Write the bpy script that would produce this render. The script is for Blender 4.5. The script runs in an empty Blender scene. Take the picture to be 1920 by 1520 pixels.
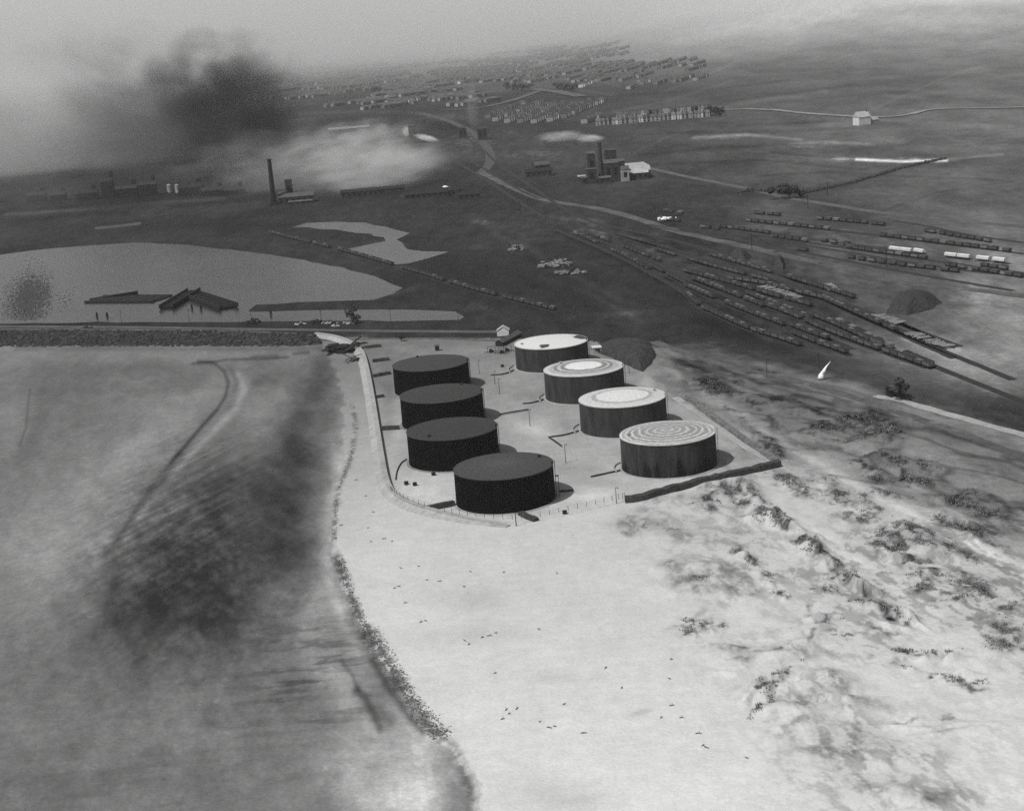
import bpy, math, random
import numpy as np
from mathutils import Vector, Matrix

random.seed(7)
SC = bpy.context.scene
COL = SC.collection

# ------------------------------------------------------------------ camera
FPX, CX, CY = 3150.0, 960.0, 760.0          # focal length / principal point of the plate, 1920x1520
CAM_H, PITCH, ROLL = 162.0, math.radians(13.3), math.radians(4.6)
cp, sp, cr, sr = math.cos(PITCH), math.sin(PITCH), math.cos(ROLL), math.sin(ROLL)
vF = np.array([0, cp, -sp]); vR0 = np.array([1.0, 0, 0]); vU0 = np.array([0, sp, cp])
vR = cr * vR0 - sr * vU0
vU = sr * vR0 + cr * vU0
cam_d = bpy.data.cameras.new("camera"); cam = bpy.data.objects.new("camera", cam_d); COL.objects.link(cam)
cam_d.sensor_width = 36.0; cam_d.lens = 36.0 * FPX / 1920.0
cam_d.clip_start = 1.0; cam_d.clip_end = 60000.0
M4 = Matrix.Identity(4)
for i in range(3):
    M4[i][0] = vR[i]; M4[i][1] = vU[i]; M4[i][2] = -vF[i]
M4[2][3] = CAM_H
cam.matrix_world = M4
SC.camera = cam

# ------------------------------------------------------------------ sun, sky, exposure
SUN_EL = math.radians(56.0)
SUN_H = (-0.78, -0.62)                       # horizontal direction towards the sun (behind the viewer, left)
sun_d = bpy.data.lights.new("sun", 'SUN'); sun_d.energy = 3.6; sun_d.angle = math.radians(0.53)
sun_d.color = (1.0, 0.995, 0.985)
sun = bpy.data.objects.new("sun", sun_d); COL.objects.link(sun)
sdir = Vector((SUN_H[0] * math.cos(SUN_EL), SUN_H[1] * math.cos(SUN_EL), math.sin(SUN_EL)))
sun.rotation_euler = sdir.to_track_quat('Z', 'Y').to_euler()
sun.location = (0, 0, 600)
W = bpy.data.worlds.new("World"); SC.world = W; W.use_nodes = True
wn = W.node_tree.nodes; wl = W.node_tree.links
bg = wn["Background"]
sky = wn.new("ShaderNodeTexSky"); sky.sky_type = 'NISHITA'; sky.sun_disc = False
sky.sun_elevation = SUN_EL; sky.sun_rotation = math.atan2(SUN_H[0], SUN_H[1]); sky.air_density = 1.0
sky.dust_density = 2.0; sky.altitude = 100
bw = wn.new("ShaderNodeRGBToBW")              # a plate without colour
wl.new(sky.outputs[0], bw.inputs[0]); wl.new(bw.outputs[0], bg.inputs[0])
bg.inputs[1].default_value = 0.1
SC.view_settings.view_transform = 'Standard'; SC.view_settings.look = 'None'
SC.view_settings.exposure = 0.0; SC.view_settings.gamma = 1.0
SC.view_settings.use_curve_mapping = False
SC.cycles.volume_bounces = 3
SC.cycles.max_bounces = 6
SC.cycles.transparent_max_bounces = 32
SC.cycles.volume_max_steps = 256
SC.cycles.use_denoising = False

# ------------------------------------------------------------------ plate <-> ground survey
def P(px, py, z=0.0):
    """ground point seen at plate position (px, py), on the level z"""
    d = vF + (px - CX) / FPX * vR - (py - CY) / FPX * vU
    t = (z - CAM_H) / d[2]
    return float(d[0] * t), float(d[1] * t)
def PL(pts, z=0.0): return [P(a, b, z) for a, b in pts]
def DEPTH(px, py):
    x, y = P(px, py); return math.hypot(math.hypot(x, y), CAM_H)
def MPP(px, py): return DEPTH(px, py) / FPX       # metres per plate pixel across the view

# ------------------------------------------------------------------ noise
def _hash(ix, iy, seed):
    h = (ix.astype(np.int64) * 374761393 + iy.astype(np.int64) * 668265263 + seed * 1442695041) & 0x7fffffff
    h = ((h ^ (h >> 13)) * 1274126177) & 0x7fffffff
    return ((h ^ (h >> 16)) & 0xffff) / 65535.0
def vnoise(x, y, seed=0):
    ix = np.floor(x); iy = np.floor(y); fx = x - ix; fy = y - iy
    fx = fx * fx * fx * (fx * (fx * 6 - 15) + 10); fy = fy * fy * fy * (fy * (fy * 6 - 15) + 10)
    a = _hash(ix, iy, seed); b = _hash(ix + 1, iy, seed); c = _hash(ix, iy + 1, seed); d = _hash(ix + 1, iy + 1, seed)
    return (a + (b - a) * fx) * (1 - fy) + (c + (d - c) * fx) * fy
def fbm(x, y, scale, octv=4, seed=0, gain=0.5):
    s = np.zeros_like(x); amp = 1.0; tot = 0.0; f = 1.0 / scale
    for o in range(octv):
        ca, sa = math.cos(o * 1.1 + seed), math.sin(o * 1.1 + seed)
        s += amp * vnoise((x * ca - y * sa) * f + 17.3 * o, (x * sa + y * ca) * f - 9.1 * o, seed + o * 31)
        tot += amp; amp *= gain; f *= 2.03
    return s / tot                                  # 0..1, mean 0.5
def sstep(a, b, x):
    t = np.clip((x - a) / (b - a), 0, 1); return t * t * (3 - 2 * t)
def lin(v):
    v = np.clip(np.asarray(v, float), 0, 255) / 255.0
    return np.where(v <= 0.04045, v / 12.92, ((v + 0.055) / 1.055) ** 2.4)

def local_frame(px, py):
    w0 = np.array(P(px, py)); wx = np.array(P(px + 1, py)) - w0; wy = np.array(P(px, py + 1)) - w0
    return w0, np.linalg.inv(np.stack([wx, wy], 1))
def blob_d2(X, Y, px, py, rx, ry, rot):
    w0, J = local_frame(px, py)
    dx = X - w0[0]; dy = Y - w0[1]
    u = J[0, 0] * dx + J[0, 1] * dy; v = J[1, 0] * dx + J[1, 1] * dy
    c, s = math.cos(math.radians(rot)), math.sin(math.radians(rot))
    return ((u * c + v * s) / rx) ** 2 + ((-u * s + v * c) / ry) ** 2
def blob(X, Y, px, py, rx, ry, rot=0):
    return np.exp(-blob_d2(X, Y, px, py, rx, ry, rot))
def stroke(X, Y, pts, w):
    """soft band following a surveyed line, w = half width"""
    out = np.zeros_like(X)
    for (a, b), (c, d) in zip(pts[:-1], pts[1:]):
        w0, J = local_frame((a + c) / 2, (b + d) / 2)
        dx = X - w0[0]; dy = Y - w0[1]
        u = J[0, 0] * dx + J[0, 1] * dy; v = J[1, 0] * dx + J[1, 1] * dy
        hx, hy = (c - a) / 2, (d - b) / 2; L = math.hypot(hx, hy) + 1e-6
        t = np.clip((u * hx + v * hy) / L, -L, L)
        q = (u - t * hx / L) ** 2 + (v - t * hy / L) ** 2
        out = np.maximum(out, np.exp(-q / (w * w)))
    return out
def inpoly(X, Y, pts):
    r = np.zeros(X.shape, bool); n = len(pts)
    for i in range(n):
        x1, y1 = pts[i]; x2, y2 = pts[(i + 1) % n]
        if y1 == y2: continue
        c = ((y1 > Y) != (y2 > Y)) & (X < (x2 - x1) * (Y - y1) / (y2 - y1) + x1)
        r ^= c
    return r

def softpoly(X, Y, pts, rx, ry):
    m = np.zeros_like(X); k = 0
    for q in range(9):
        a = q * 2.4; r = math.sqrt((q + .5) / 9)
        m += inpoly(X + rx * r * math.cos(a), Y + ry * r * math.sin(a), pts)
    return m / 9

# ------------------------------------------------------------------ survey of the ground
SHORE = [(606, 640), (632, 690), (645, 740), (648, 800), (644, 850), (638, 890), (632, 920), (628, 960), (626, 1000),
         (634, 1040), (645, 1075), (655, 1110), (672, 1150), (690, 1185), (712, 1215), (735, 1250), (762, 1290),
         (790, 1335), (820, 1375), (850, 1405), (870, 1440), (885, 1490), (900, 1560), (930, 1700)]
FLATS = SHORE + [(-700, 1700), (-1100, 640)]
YARD = [(598, 632), (655, 640), (690, 668), (705, 760), (722, 890), (735, 928), (770, 950), (830, 968), (960, 984),
        (1060, 965), (1172, 940), (1300, 912), (1462, 874), (1380, 825), (1262, 745), (1200, 690), (1120, 640), (960, 634), (760, 636)]
SANDS = [(575, 632), (700, 640), (960, 634), (1110, 660), (1240, 652), (1310, 655), (1350, 655), (1400, 672), (1440, 683),
         (1480, 690), (1530, 703), (1600, 716), (1650, 733), (1690, 748), (1760, 770), (1920, 820), (2300, 930), (3000, 1130), (4200, 1800), (-900, 1800), (-1100, 690), (300, 655)]
SCRUB = [(1240, 655), (1350, 655), (1480, 690), (1650, 735), (1690, 750), (1920, 820), (2250, 910), (2900, 1110), (2700, 1250), (2200, 1100), (1900, 1000), (1700, 940), (1560, 880), (1470, 850), (1390, 800), (1290, 740), (1235, 690)]
# hummocks of marram: px, py, rx, ry, rot, darkening, height
HUM = [(1345, 938, 44, 9, -8, 62, 1.2), (1382, 922, 38, 9, 12, 70, 2.2), (1410, 948, 30, 8, 14, 75, 1.8), (1330, 920, 20, 7, 0, 25, .9),
       (1425, 975, 24, 6, 0, 50, 1.2), (1455, 978, 30, 9, 16, 78, 2.4), (1480, 992, 20, 6, 24, 62, 1.6),
       (1508, 1022, 22, 9, 20, 55, 2.0), (1530, 1042, 26, 9, 24, 58, 2.2), (1558, 1056, 24, 8, 24, 55, 1.8), (1520, 1050, 16, 5, 0, 25, .8),
       (1585, 1088, 30, 5, 12, 42, 1.2), (1618, 1098, 24, 6, 14, 66, 1.9), (1625, 1134, 32, 5, 10, 40, 1.0),
       (1668, 1146, 24, 7, 18, 64, 1.9), (1690, 1162, 24, 5, 28, 44, 1.2), (1655, 1180, 26, 4, 0, 25, .6),
       (1383, 1036, 14, 6, -10, 45, 1.0), (1410, 1056, 18, 6, 12, 52, 1.3), (1446, 1080, 18, 4, 8, 38, .8), (1460, 1110, 10, 5, 10, 45, .8), (1484, 1123, 8, 5, 10, 42, .7), (1402, 1098, 22, 4, 10, 20, .4),
       (1545, 1108, 20, 5, 0, 38, .9), (1530, 1140, 14, 5, 0, 24, .6), (1560, 1165, 20, 4, -5, 30, .6), (1520, 1190, 24, 5, -10, 24, .5), (1575, 1195, 20, 4, -8, 28, .5),
       (1680, 1005, 60, 9, -2, 42, 1.2), (1720, 1018, 66, 15, 12, 66, 1.7), (1790, 1040, 42, 9, 18, 56, 1.3), (1690, 1035, 40, 7, 6, 66, 1.4), (1650, 1025, 26, 7, 0, 48, 1.0), (1715, 1056, 22, 5, 0, 48, .9),
       (1470, 900, 26, 8, 16, 56, 1.4), (1485, 912, 26, 9, 10, 40, .9), (1545, 905, 22, 6, -10, 36, 1.0), (1575, 935, 36, 12, 4, 58, 1.2), (1605, 940, 30, 9, 0, 44, .9), (1510, 925, 24, 8, 0, 34, .8), (1635, 928, 16, 6, 0, 38, .8),
       (1610, 970, 40, 10, 4, 34, .9), (1645, 960, 16, 6, -10, 40, .8), (1690, 985, 18, 6, 0, 44, .9),
       (1640, 855, 30, 7, -18, 62, 1.5), (1670, 862, 22, 6, 0, 40, 1.0), (1620, 875, 22, 6, 10, 45, 1.0), (1690, 870, 30, 7, -5, 36, .9), (1735, 875, 30, 10, 10, 36, .9),
       (1640, 895, 26, 8, 4, 44, .9), (1685, 892, 22, 7, 0, 66, 1.2), (1665, 925, 40, 6, 10, 30, .8), (1720, 905, 36, 9, 4, 30, .8),
       (1668, 815, 24, 12, 0, 56, .8), (1790, 940, 40, 9, 12, 36, .9), (1820, 925, 30, 10, -10, 28, .8), (1845, 960, 30, 10, 0, 30, .8), (1758, 976, 14, 8, 0, 36, .9),
       (1800, 990, 44, 5, 10, 42, 1.0), (1850, 1015, 30, 8, 20, 38, .9),
       (1740, 1080, 36, 8, 0, 40, 1.0), (1810, 1095, 30, 8, 0, 34, .9), (1835, 1118, 26, 8, -10, 46, 1.2), (1790, 1130, 30, 5, 0, 38, .9), (1730, 1105, 30, 6, 8, 30, .8),
       (1700, 1222, 26, 5, 0, 52, 1.0), (1763, 1226, 24, 8, 0, 60, 1.4), (1645, 1222, 14, 3, 0, 20, .4),
       (1760, 1268, 26, 4, 0, 34, .8), (1815, 1276, 34, 7, 8, 50, 1.2), (1690, 1250, 16, 5, 10, 28, .6),
       (1885, 1195, 34, 22, -10, 40, 1.0), (1880, 1140, 40, 6, -22, 34, .9),
       (1450, 1285, 50, 14, -30, 34, 1.6), (1540, 1270, 50, 16, 4, 24, 1.4), (1430, 1325, 30, 10, -40, 30, 1.0), (1500, 1310, 70, 20, 0, 22, 1.5), (1600, 1315, 70, 14, 0, 18, 1.0), (1480, 1360, 60, 14, -10, 16, .8), (1560, 1400, 120, 20, 0, 12, .6),
       (1300, 1100, 44, 20, 20, 22, .8), (1340, 1075, 60, 14, 6, 18, .8), (1390, 1110, 50, 16, 10, 16, .6), (1270, 1060, 40, 20, 0, 14, .5),
       (1305, 1180, 34, 6, -20, 34, .8), (1300, 1160, 22, 5, -20, 32, .7), (1350, 1175, 10, 5, 0, 40, .6), (1310, 1085, 16, 5, -14, 30, .6),
       (1380, 1215, 50, 8, -6, 22, .8), (1450, 1230, 60, 12, 4, 26, .9), (1490, 1215, 60, 12, 0, 20, .7), (1370, 1240, 24, 6, 0, 26, .6), (1470, 1216, 8, 5, 0, 30, .5),
       (1205, 985, 60, 12, 0, 26, .6), (1190, 970, 30, 6, 0, 20, .5), (1260, 1000, 70, 10, 4, 18, .5), (1240, 940, 50, 9, -12, 20, .5), (1180, 1000, 24, 8, 0, 22, .3),
       (1700, 1350, 40, 6, 0, 26, .6), (1800, 1355, 36, 5, 4, 24, .5), (1780, 1375, 50, 10, 0, 12, .4), (1620, 1315, 14, 4, 0, 26, .4),
       (1650, 1470, 70, 22, 8, 16, .8), (1750, 1490, 60, 24, 0, 12, .6),
       (1465, 795, 30, 7, 20, 26, .8), (1550, 800, 40, 8, -8, 34, .9), (1600, 790, 50, 12, -10, 34, 1.0), (1640, 810, 40, 9, -20, 36, 1.0), (1530, 815, 30, 4, 0, 26, .6), (1600, 825, 40, 6, -12, 34, .8),
       (1410, 755, 22, 8, 20, 26, .6), (1350, 735, 34, 12, 10, 36, .6), (1330, 715, 40, 7, 0, 34, .5), (1300, 690, 20, 6, 0, 20, .4), (1450, 750, 60, 10, 4, 22, .6), (1520, 770, 50, 10, 6, 26, .7), (1385, 717, 12, 6, 0, 30, .5), (1430, 700, 30, 4, 0, 24, .4), (1290, 755, 30, 6, 15, 24, .5),
       (1455, 850, 18, 8, 30, 44, .9), (1440, 835, 20, 8, 30, 36, .8), (1420, 818, 16, 6, 30, 30, .6), (1395, 795, 20, 7, 30, 26, .6), (1370, 770, 20, 6, 30, 22, .5)]
HILLS = [(1500, 90, 9000), (2300, 40, 6000)]

def terrain(X, Y):
    R = np.hypot(X, Y)
    Z = np.zeros_like(X)
    # dune relief
    du = np.zeros_like(X)
    near = R < 1100
    if near.any():
        x, y = X[near], Y[near]
        wx = x + 14 * (fbm(x, y, 22, 3, 5) - .5); wy = y + 26 * (fbm(x, y, 22, 3, 9) - .5)
        hz = np.zeros_like(x)
        for (a, b, rx, ry, ro, dk, h) in HUM:
            d2 = blob_d2(wx, wy, a, b, rx, ry, ro)
            m = d2 < 6
            if m.any(): hz[m] = np.maximum(hz[m], h * np.exp(-d2[m]))
        hz *= 0.85 + 1.4 * fbm(x, y * .6, 4, 4, 21)
        scr = sstep(900, 1200, 1920 * 0 + (x * 3.2 + 900)) * sstep(720, 420, y)
        hz += scr * 1.6 * (fbm(x, y, 40, 4, 33) - .45) * (~inpoly(x, y, PL(YARD)))
        hz += 0.30 * (fbm(x, y * .6, 5, 4, 44) - .5) * (.3 + .7 * sstep(10, 70, x))
        fl = inpoly(x + 5 * (fbm(x, y, 9, 3, 71) - .5), y + 9 * (fbm(x, y, 12, 3, 72) - .5), PL(FLATS))
        hz = np.where(fl, -0.45 + 0.12 * (fbm(x, y, 30, 3, 45) - .5), hz)
        du[near] = hz
    Z += du
    # rising ground far inland, and the mountain on the skyline
    far = R > 2600
    if far.any():
        x, y = X[far], Y[far]; r = R[far]
        t = x / y
        rise = 210 * sstep(3000, 7000, r) * sstep(-0.03, 0.32, t)
        mt = 480 * sstep(6500, 9800, r) * sstep(-0.115, 0.16, t + 0.03 * (fbm(x, y, 2500, 3, 3) - .5))
        n = fbm(x, y, 900, 4, 13) - .5
        Z[far] += rise * (1 + .5 * n) + mt * (1 + .25 * n)
    return Z
def gz(x, y): return float(terrain(np.array([float(x)]), np.array([float(y)]))[0])
def PT(px, py):
    """point on the terrain seen at the plate position"""
    d = vF + (px - CX) / FPX * vR - (py - CY) / FPX * vU
    t = np.linspace(200, 14000, 7000)
    X, Y, Zr = d[0] * t, d[1] * t, CAM_H + d[2] * t
    i = int(np.argmax(Zr < terrain(X, Y)))
    return float(X[i]), float(Y[i]), float(gz(X[i], Y[i]))

# ------------------------------------------------------------------ mesh helpers
class MB:
    def __init__(s): s.v = []; s.f = []; s.m = []
    def add(s, vs, fs, mi=0):
        o = len(s.v); s.v += [tuple(a) for a in vs]; s.f += [tuple(i + o for i in f) for f in fs]; s.m += [mi] * len(fs)
    def box(s, c, size, rz=0.0, mi=0, taper=1.0):
        """c = centre of the base"""
        hx, hy, h = size[0] / 2, size[1] / 2, size[2]; ca, sa = math.cos(rz), math.sin(rz)
        vs = []
        for z, k in ((0, 1.0), (h, taper)):
            for a, b in ((-hx, -hy), (hx, -hy), (hx, hy), (-hx, hy)):
                vs.append((c[0] + (a * ca - b * sa) * k, c[1] + (a * sa + b * ca) * k, c[2] + z))
        s.add(vs, [(0, 3, 2, 1), (4, 5, 6, 7), (0, 1, 5, 4), (1, 2, 6, 5), (2, 3, 7, 6), (3, 0, 4, 7)], mi)
    def gable(s, c, size, rise, rz=0.0, mi=0, over=0.3):
        """roof prism, ridge along local x; c = centre at eaves level"""
        hx, hy = size[0] / 2 + over, size[1] / 2 + over; ca, sa = math.cos(rz), math.sin(rz)
        loc = [(-hx, -hy, 0), (hx, -hy, 0), (hx, hy, 0), (-hx, hy, 0), (-hx, 0, rise), (hx, 0, rise)]
        vs = [(c[0] + a * ca - b * sa, c[1] + a * sa + b * ca, c[2] + z) for a, b, z in loc]
        s.add(vs, [(0, 1, 5, 4), (2, 3, 4, 5), (1, 2, 5), (3, 0, 4), (3, 2, 1, 0)], mi)
    def tube(s, pts, rad, n=8, mi=0, cap=True):
        pts = [Vector(p) for p in pts]; rads = rad if isinstance(rad, (list, tuple)) else [rad] * len(pts)
        rings = []
        for i, p in enumerate(pts):
            t = (pts[min(i + 1, len(pts) - 1)] - pts[max(i - 1, 0)]).normalized()
            u = t.cross(Vector((0, 0, 1)))
            if u.length < 1e-3: u = Vector((1, 0, 0))
            u.normalize(); w = u.cross(t)
            rings.append([p + (u * math.cos(2 * math.pi * k / n) + w * math.sin(2 * math.pi * k / n)) * rads[i] for k in range(n)])
        vs = [q for r in rings for q in r]; fs = []
        for i in range(len(pts) - 1):
            for k in range(n):
                a, b = i * n + k, i * n + (k + 1) % n
                fs.append((a, b, b + n, a + n))
        if cap: fs += [tuple(range(n))[::-1], tuple((len(pts) - 1) * n + k for k in range(n))]
        s.add(vs, fs, mi)
    def lathe(s, prof, n=64, c=(0, 0, 0), mi=0, closed=False):
        o = len(s.v); m = len(prof)
        for k in range(n):
            a = 2 * math.pi * k / n
            for r, z in prof: s.v.append((c[0] + r * math.cos(a), c[1] + r * math.sin(a), c[2] + z))
        for k in range(n):
            for j in range(m if closed else m - 1):
                a, b = k * m + j, k * m + (j + 1) % m; c2, d = ((k + 1) % n) * m + (j + 1) % m, ((k + 1) % n) * m + j
                s.f.append((o + a, o + d, o + c2, o + b)); s.m.append(mi)
    def ico(s, c, r, seed=0, squash=1.0, mi=0, jit=0.25):
        rnd = random.Random(seed); t = (1 + 5 ** .5) / 2
        raw = [(-1, t, 0), (1, t, 0), (-1, -t, 0), (1, -t, 0), (0, -1, t), (0, 1, t), (0, -1, -t), (0, 1, -t), (t, 0, -1), (t, 0, 1), (-t, 0, -1), (-t, 0, 1)]
        vs = []
        for a in raw:
            k = r / 1.9 * (1 + rnd.uniform(-jit, jit)); vs.append((c[0] + a[0] * k, c[1] + a[1] * k, c[2] + a[2] * k * squash))
        s.add(vs, [(0, 11, 5), (0, 5, 1), (0, 1, 7), (0, 7, 10), (0, 10, 11), (1, 5, 9), (5, 11, 4), (11, 10, 2), (10, 7, 6), (7, 1, 8),
                   (3, 9, 4), (3, 4, 2), (3, 2, 6), (3, 6, 8), (3, 8, 9), (4, 9, 5), (2, 4, 11), (6, 2, 10), (8, 6, 7), (9, 8, 1)], mi)
    def mesh(s, name, mats, smooth=False):
        me = bpy.data.meshes.new(name); me.from_pydata(s.v, [], s.f)
        for m in (mats if isinstance(mats, (list, tuple)) else [mats]): me.materials.append(m)
        me.polygons.foreach_set('material_index', s.m)
        if smooth: me.polygons.foreach_set('use_smooth', [True] * len(s.f))
        me.update(); return me
    def build(s, name, mats, parent=None, loc=(0, 0, 0), rz=0.0, smooth=False):
        o = bpy.data.objects.new(name, s.mesh(name, mats, smooth)); COL.objects.link(o)
        o.location = loc; o.rotation_euler = (0, 0, rz)
        if parent: o.parent = parent
        return o
def tag(o, label=None, cat=None, group=None, kind=None):
    if label: o['label'] = label
    if cat: o['category'] = cat
    if group: o['group'] = group
    if kind: o['kind'] = kind
    return o
def thing(name, label, cat, loc=(0, 0, 0), rz=0.0, group=None):
    o = bpy.data.objects.new(name, None); COL.objects.link(o); o.location = loc; o.rotation_euler = (0, 0, rz)
    o.empty_display_size = 1.0
    return tag(o, label, cat, group)

# ------------------------------------------------------------------ materials
K_LIT = 1.30            # what a level white surface returns in this light
def alb(v, k=K_LIT):    # grey of a lit surface on the plate (0-255) -> its albedo
    return np.clip(lin(v) / k, 0.004, 0.8)
def N(nt, t, **kw):
    n = nt.nodes.new(t)
    for k, v in kw.items(): setattr(n, k, v)
    return n
def mat(name, grey, rough=0.85, var=0.25, scale=1.5, var2=0.15, scale2=0.2, spec=0.3, bump=0.0, stretch=(1, 1, 1), metal=0.0):
    m = bpy.data.materials.new(name); m.use_nodes = True; nt = m.node_tree; L = nt.links
    b = nt.nodes['Principled BSDF']
    tc = N(nt, 'ShaderNodeTexCoord'); mp = N(nt, 'ShaderNodeMapping'); mp.inputs['Scale'].default_value = stretch
    L.new(tc.outputs['Object'], mp.inputs['Vector'])
    n1 = N(nt, 'ShaderNodeTexNoise'); n1.inputs['Scale'].default_value = scale; n1.inputs['Detail'].default_value = 4
    n2 = N(nt, 'ShaderNodeTexNoise'); n2.inputs['Scale'].default_value = scale2; n2.inputs['Detail'].default_value = 3
    for n in (n1, n2): L.new(mp.outputs[0], n.inputs['Vector'])
    a = N(nt, 'ShaderNodeMapRange'); a.inputs['From Min'].default_value = .3; a.inputs['From Max'].default_value = .7
    a.inputs['To Min'].default_value = 1 - var; a.inputs['To Max'].default_value = 1 + var; L.new(n1.outputs['Fac'], a.inputs['Value'])
    c = N(nt, 'ShaderNodeMapRange'); c.inputs['From Min'].default_value = .3; c.inputs['From Max'].default_value = .7
    c.inputs['To Min'].default_value = (1 - var2) * grey; c.inputs['To Max'].default_value = (1 + var2) * grey; L.new(n2.outputs['Fac'], c.inputs['Value'])
    mu = N(nt, 'ShaderNodeMath', operation='MULTIPLY'); L.new(a.outputs[0], mu.inputs[0]); L.new(c.outputs[0], mu.inputs[1])
    cc = N(nt, 'ShaderNodeCombineColor')
    for i in range(3): L.new(mu.outputs[0], cc.inputs[i])
    L.new(cc.outputs[0], b.inputs['Base Color'])
    b.inputs['Roughness'].default_value = rough; b.inputs['Specular IOR Level'].default_value = spec; b.inputs['Metallic'].default_value = metal
    if bump:
        bp = N(nt, 'ShaderNodeBump'); bp.inputs['Strength'].default_value = bump; bp.inputs['Distance'].default_value = .3
        L.new(n1.outputs['Fac'], bp.inputs['Height']); L.new(bp.outputs[0], b.inputs['Normal'])
    return m
def attr_mat(name):
    """ground: surface colour of each zone, far haze painted in, with fine grain of the soil"""
    m = bpy.data.materials.new(name); m.use_nodes = True; nt = m.node_tree; L = nt.links; b = nt.nodes['Principled BSDF']
    at = N(nt, 'ShaderNodeAttribute', attribute_name='soil'); wt = N(nt, 'ShaderNodeAttribute', attribute_name='wet')
    rg = N(nt, 'ShaderNodeAttribute', attribute_name='grain')
    tc = N(nt, 'ShaderNodeTexCoord'); last = at.outputs['Fac']
    for sc, st in ((1.1, .55), (.28, .45), (.06, .30)):
        n = N(nt, 'ShaderNodeTexNoise'); n.inputs['Scale'].default_value = sc; n.inputs['Detail'].default_value = 3; n.inputs['Roughness'].default_value = .6
        L.new(tc.outputs['Object'], n.inputs['Vector'])
        d = N(nt, 'ShaderNodeMath', operation='SUBTRACT'); L.new(n.outputs['Fac'], d.inputs[0]); d.inputs[1].default_value = .5
        e = N(nt, 'ShaderNodeMath', operation='MULTIPLY'); L.new(d.outputs[0], e.inputs[0]); L.new(rg.outputs['Fac'], e.inputs[1])
        f = N(nt, 'ShaderNodeMath', operation='MULTIPLY_ADD'); L.new(e.outputs[0], f.inputs[0]); f.inputs[1].default_value = st * 2.2; f.inputs[2].default_value = 1.0
        g = N(nt, 'ShaderNodeMath', operation='MULTIPLY'); L.new(last, g.inputs[0]); L.new(f.outputs[0], g.inputs[1]); last = g.outputs[0]
    cl = N(nt, 'ShaderNodeClamp'); cl.inputs['Min'].default_value = .006; cl.inputs['Max'].default_value = .75; L.new(last, cl.inputs['Value'])
    cc = N(nt, 'ShaderNodeCombineColor')
    for i in range(3): L.new(cl.outputs[0], cc.inputs[i])
    L.new(cc.outputs[0], b.inputs['Base Color'])
    r = N(nt, 'ShaderNodeMapRange'); r.inputs['To Min'].default_value = .95; r.inputs['To Max'].default_value = .45; L.new(wt.outputs['Fac'], r.inputs['Value']); L.new(r.outputs[0], b.inputs['Roughness'])
    s = N(nt, 'ShaderNodeMapRange'); s.inputs['To Min'].default_value = .1; s.inputs['To Max'].default_value = .45; L.new(wt.outputs['Fac'], s.inputs['Value']); L.new(s.outputs[0], b.inputs['Specular IOR Level'])
    nb = N(nt, 'ShaderNodeTexNoise'); nb.inputs['Scale'].default_value = .9; nb.inputs['Detail'].default_value = 4; L.new(tc.outputs['Object'], nb.inputs['Vector'])
    bp = N(nt, 'ShaderNodeBump'); bp.inputs['Distance'].default_value = .5; L.new(rg.outputs['Fac'], bp.inputs['Strength']); L.new(nb.outputs['Fac'], bp.inputs['Height']); L.new(bp.outputs[0], b.inputs['Normal'])
    return m

M_GROUND = attr_mat('ground_soil')
M_WATER = mat('still_water', .02, rough=.25, var=.25, scale=.05, var2=.35, scale2=.008, spec=.36, bump=.02)
M_COAL = mat('coal_dust', .028, var=.35, scale=.8)
M_SLAG = mat('slag_heap_soil', .03, var=.4, scale=.5, bump=.6)
M_BLACKST = mat('bitumen_steel', .003, rough=.8, var=.35, scale=.5, var2=.3, scale2=.12, spec=.04, stretch=(1, 1, .25))
M_GREYST = mat('weathered_dark_steel', .036, rough=.8, var=.3, scale=.6, var2=.3, scale2=.14, spec=.15, stretch=(1, 1, .2))
M_CONC = mat('pale_concrete', .29, var=.18, scale=.6, var2=.15, scale2=.1)
M_CONCD = mat('damp_concrete', .16, var=.25, scale=.6)
M_STONE = mat('revetment_stone', .018, var=.5, scale=.7, bump=.4)
M_WOODD = mat('tarred_timber', .014, var=.4, scale=.8)
M_WOOD = mat('weathered_timber', .10, var=.3, scale=1.2)
M_RAIL = mat('ballast_and_rails', .02, var=.4, scale=1.0)
M_ROAD = mat('pale_dirt_road', .20, var=.25, scale=.4, var2=.3, scale2=.05)
M_ROADG = mat('grey_cinder_road', .075, var=.25, scale=.4, var2=.3, scale2=.05)
M_WAGON = mat('wagon_boards', .055, var=.4, scale=1.5)
M_LOAD = mat('coal_load', .014, var=.4, scale=2)
M_LIGHTW = mat('pale_wagon_sheet', .55, var=.1, scale=1.5)
M_WHITE = mat('whitewash', .55, var=.12, scale=.8)
M_ROOFL = mat('pale_roof_sheet', .34, var=.15, scale=.6)
M_SLATE = mat('slate_roof', .07, var=.25, scale=.5)
M_BRICK = mat('sooty_brick', .035, var=.3, scale=.6)
M_HOUSE = mat('rendered_house_wall', .26, var=.2, scale=.3)
M_GLASS = mat('dark_window', .012, rough=.3, var=.1)
M_LEAF = mat('foliage', .035, var=.4, scale=1.0)
M_BARK = mat('bark', .03, var=.3, scale=2)
M_MARRAM = mat('marram_grass', .15, var=.35, scale=.5)
M_IRON = mat('dark_iron', .012, rough=.6, var=.3, scale=2)
M_PIPE = mat('pale_pipe', .32, rough=.5, var=.2, scale=1)
M_WEED = mat('seaweed_wrack', .10, var=.4, scale=1)

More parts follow.
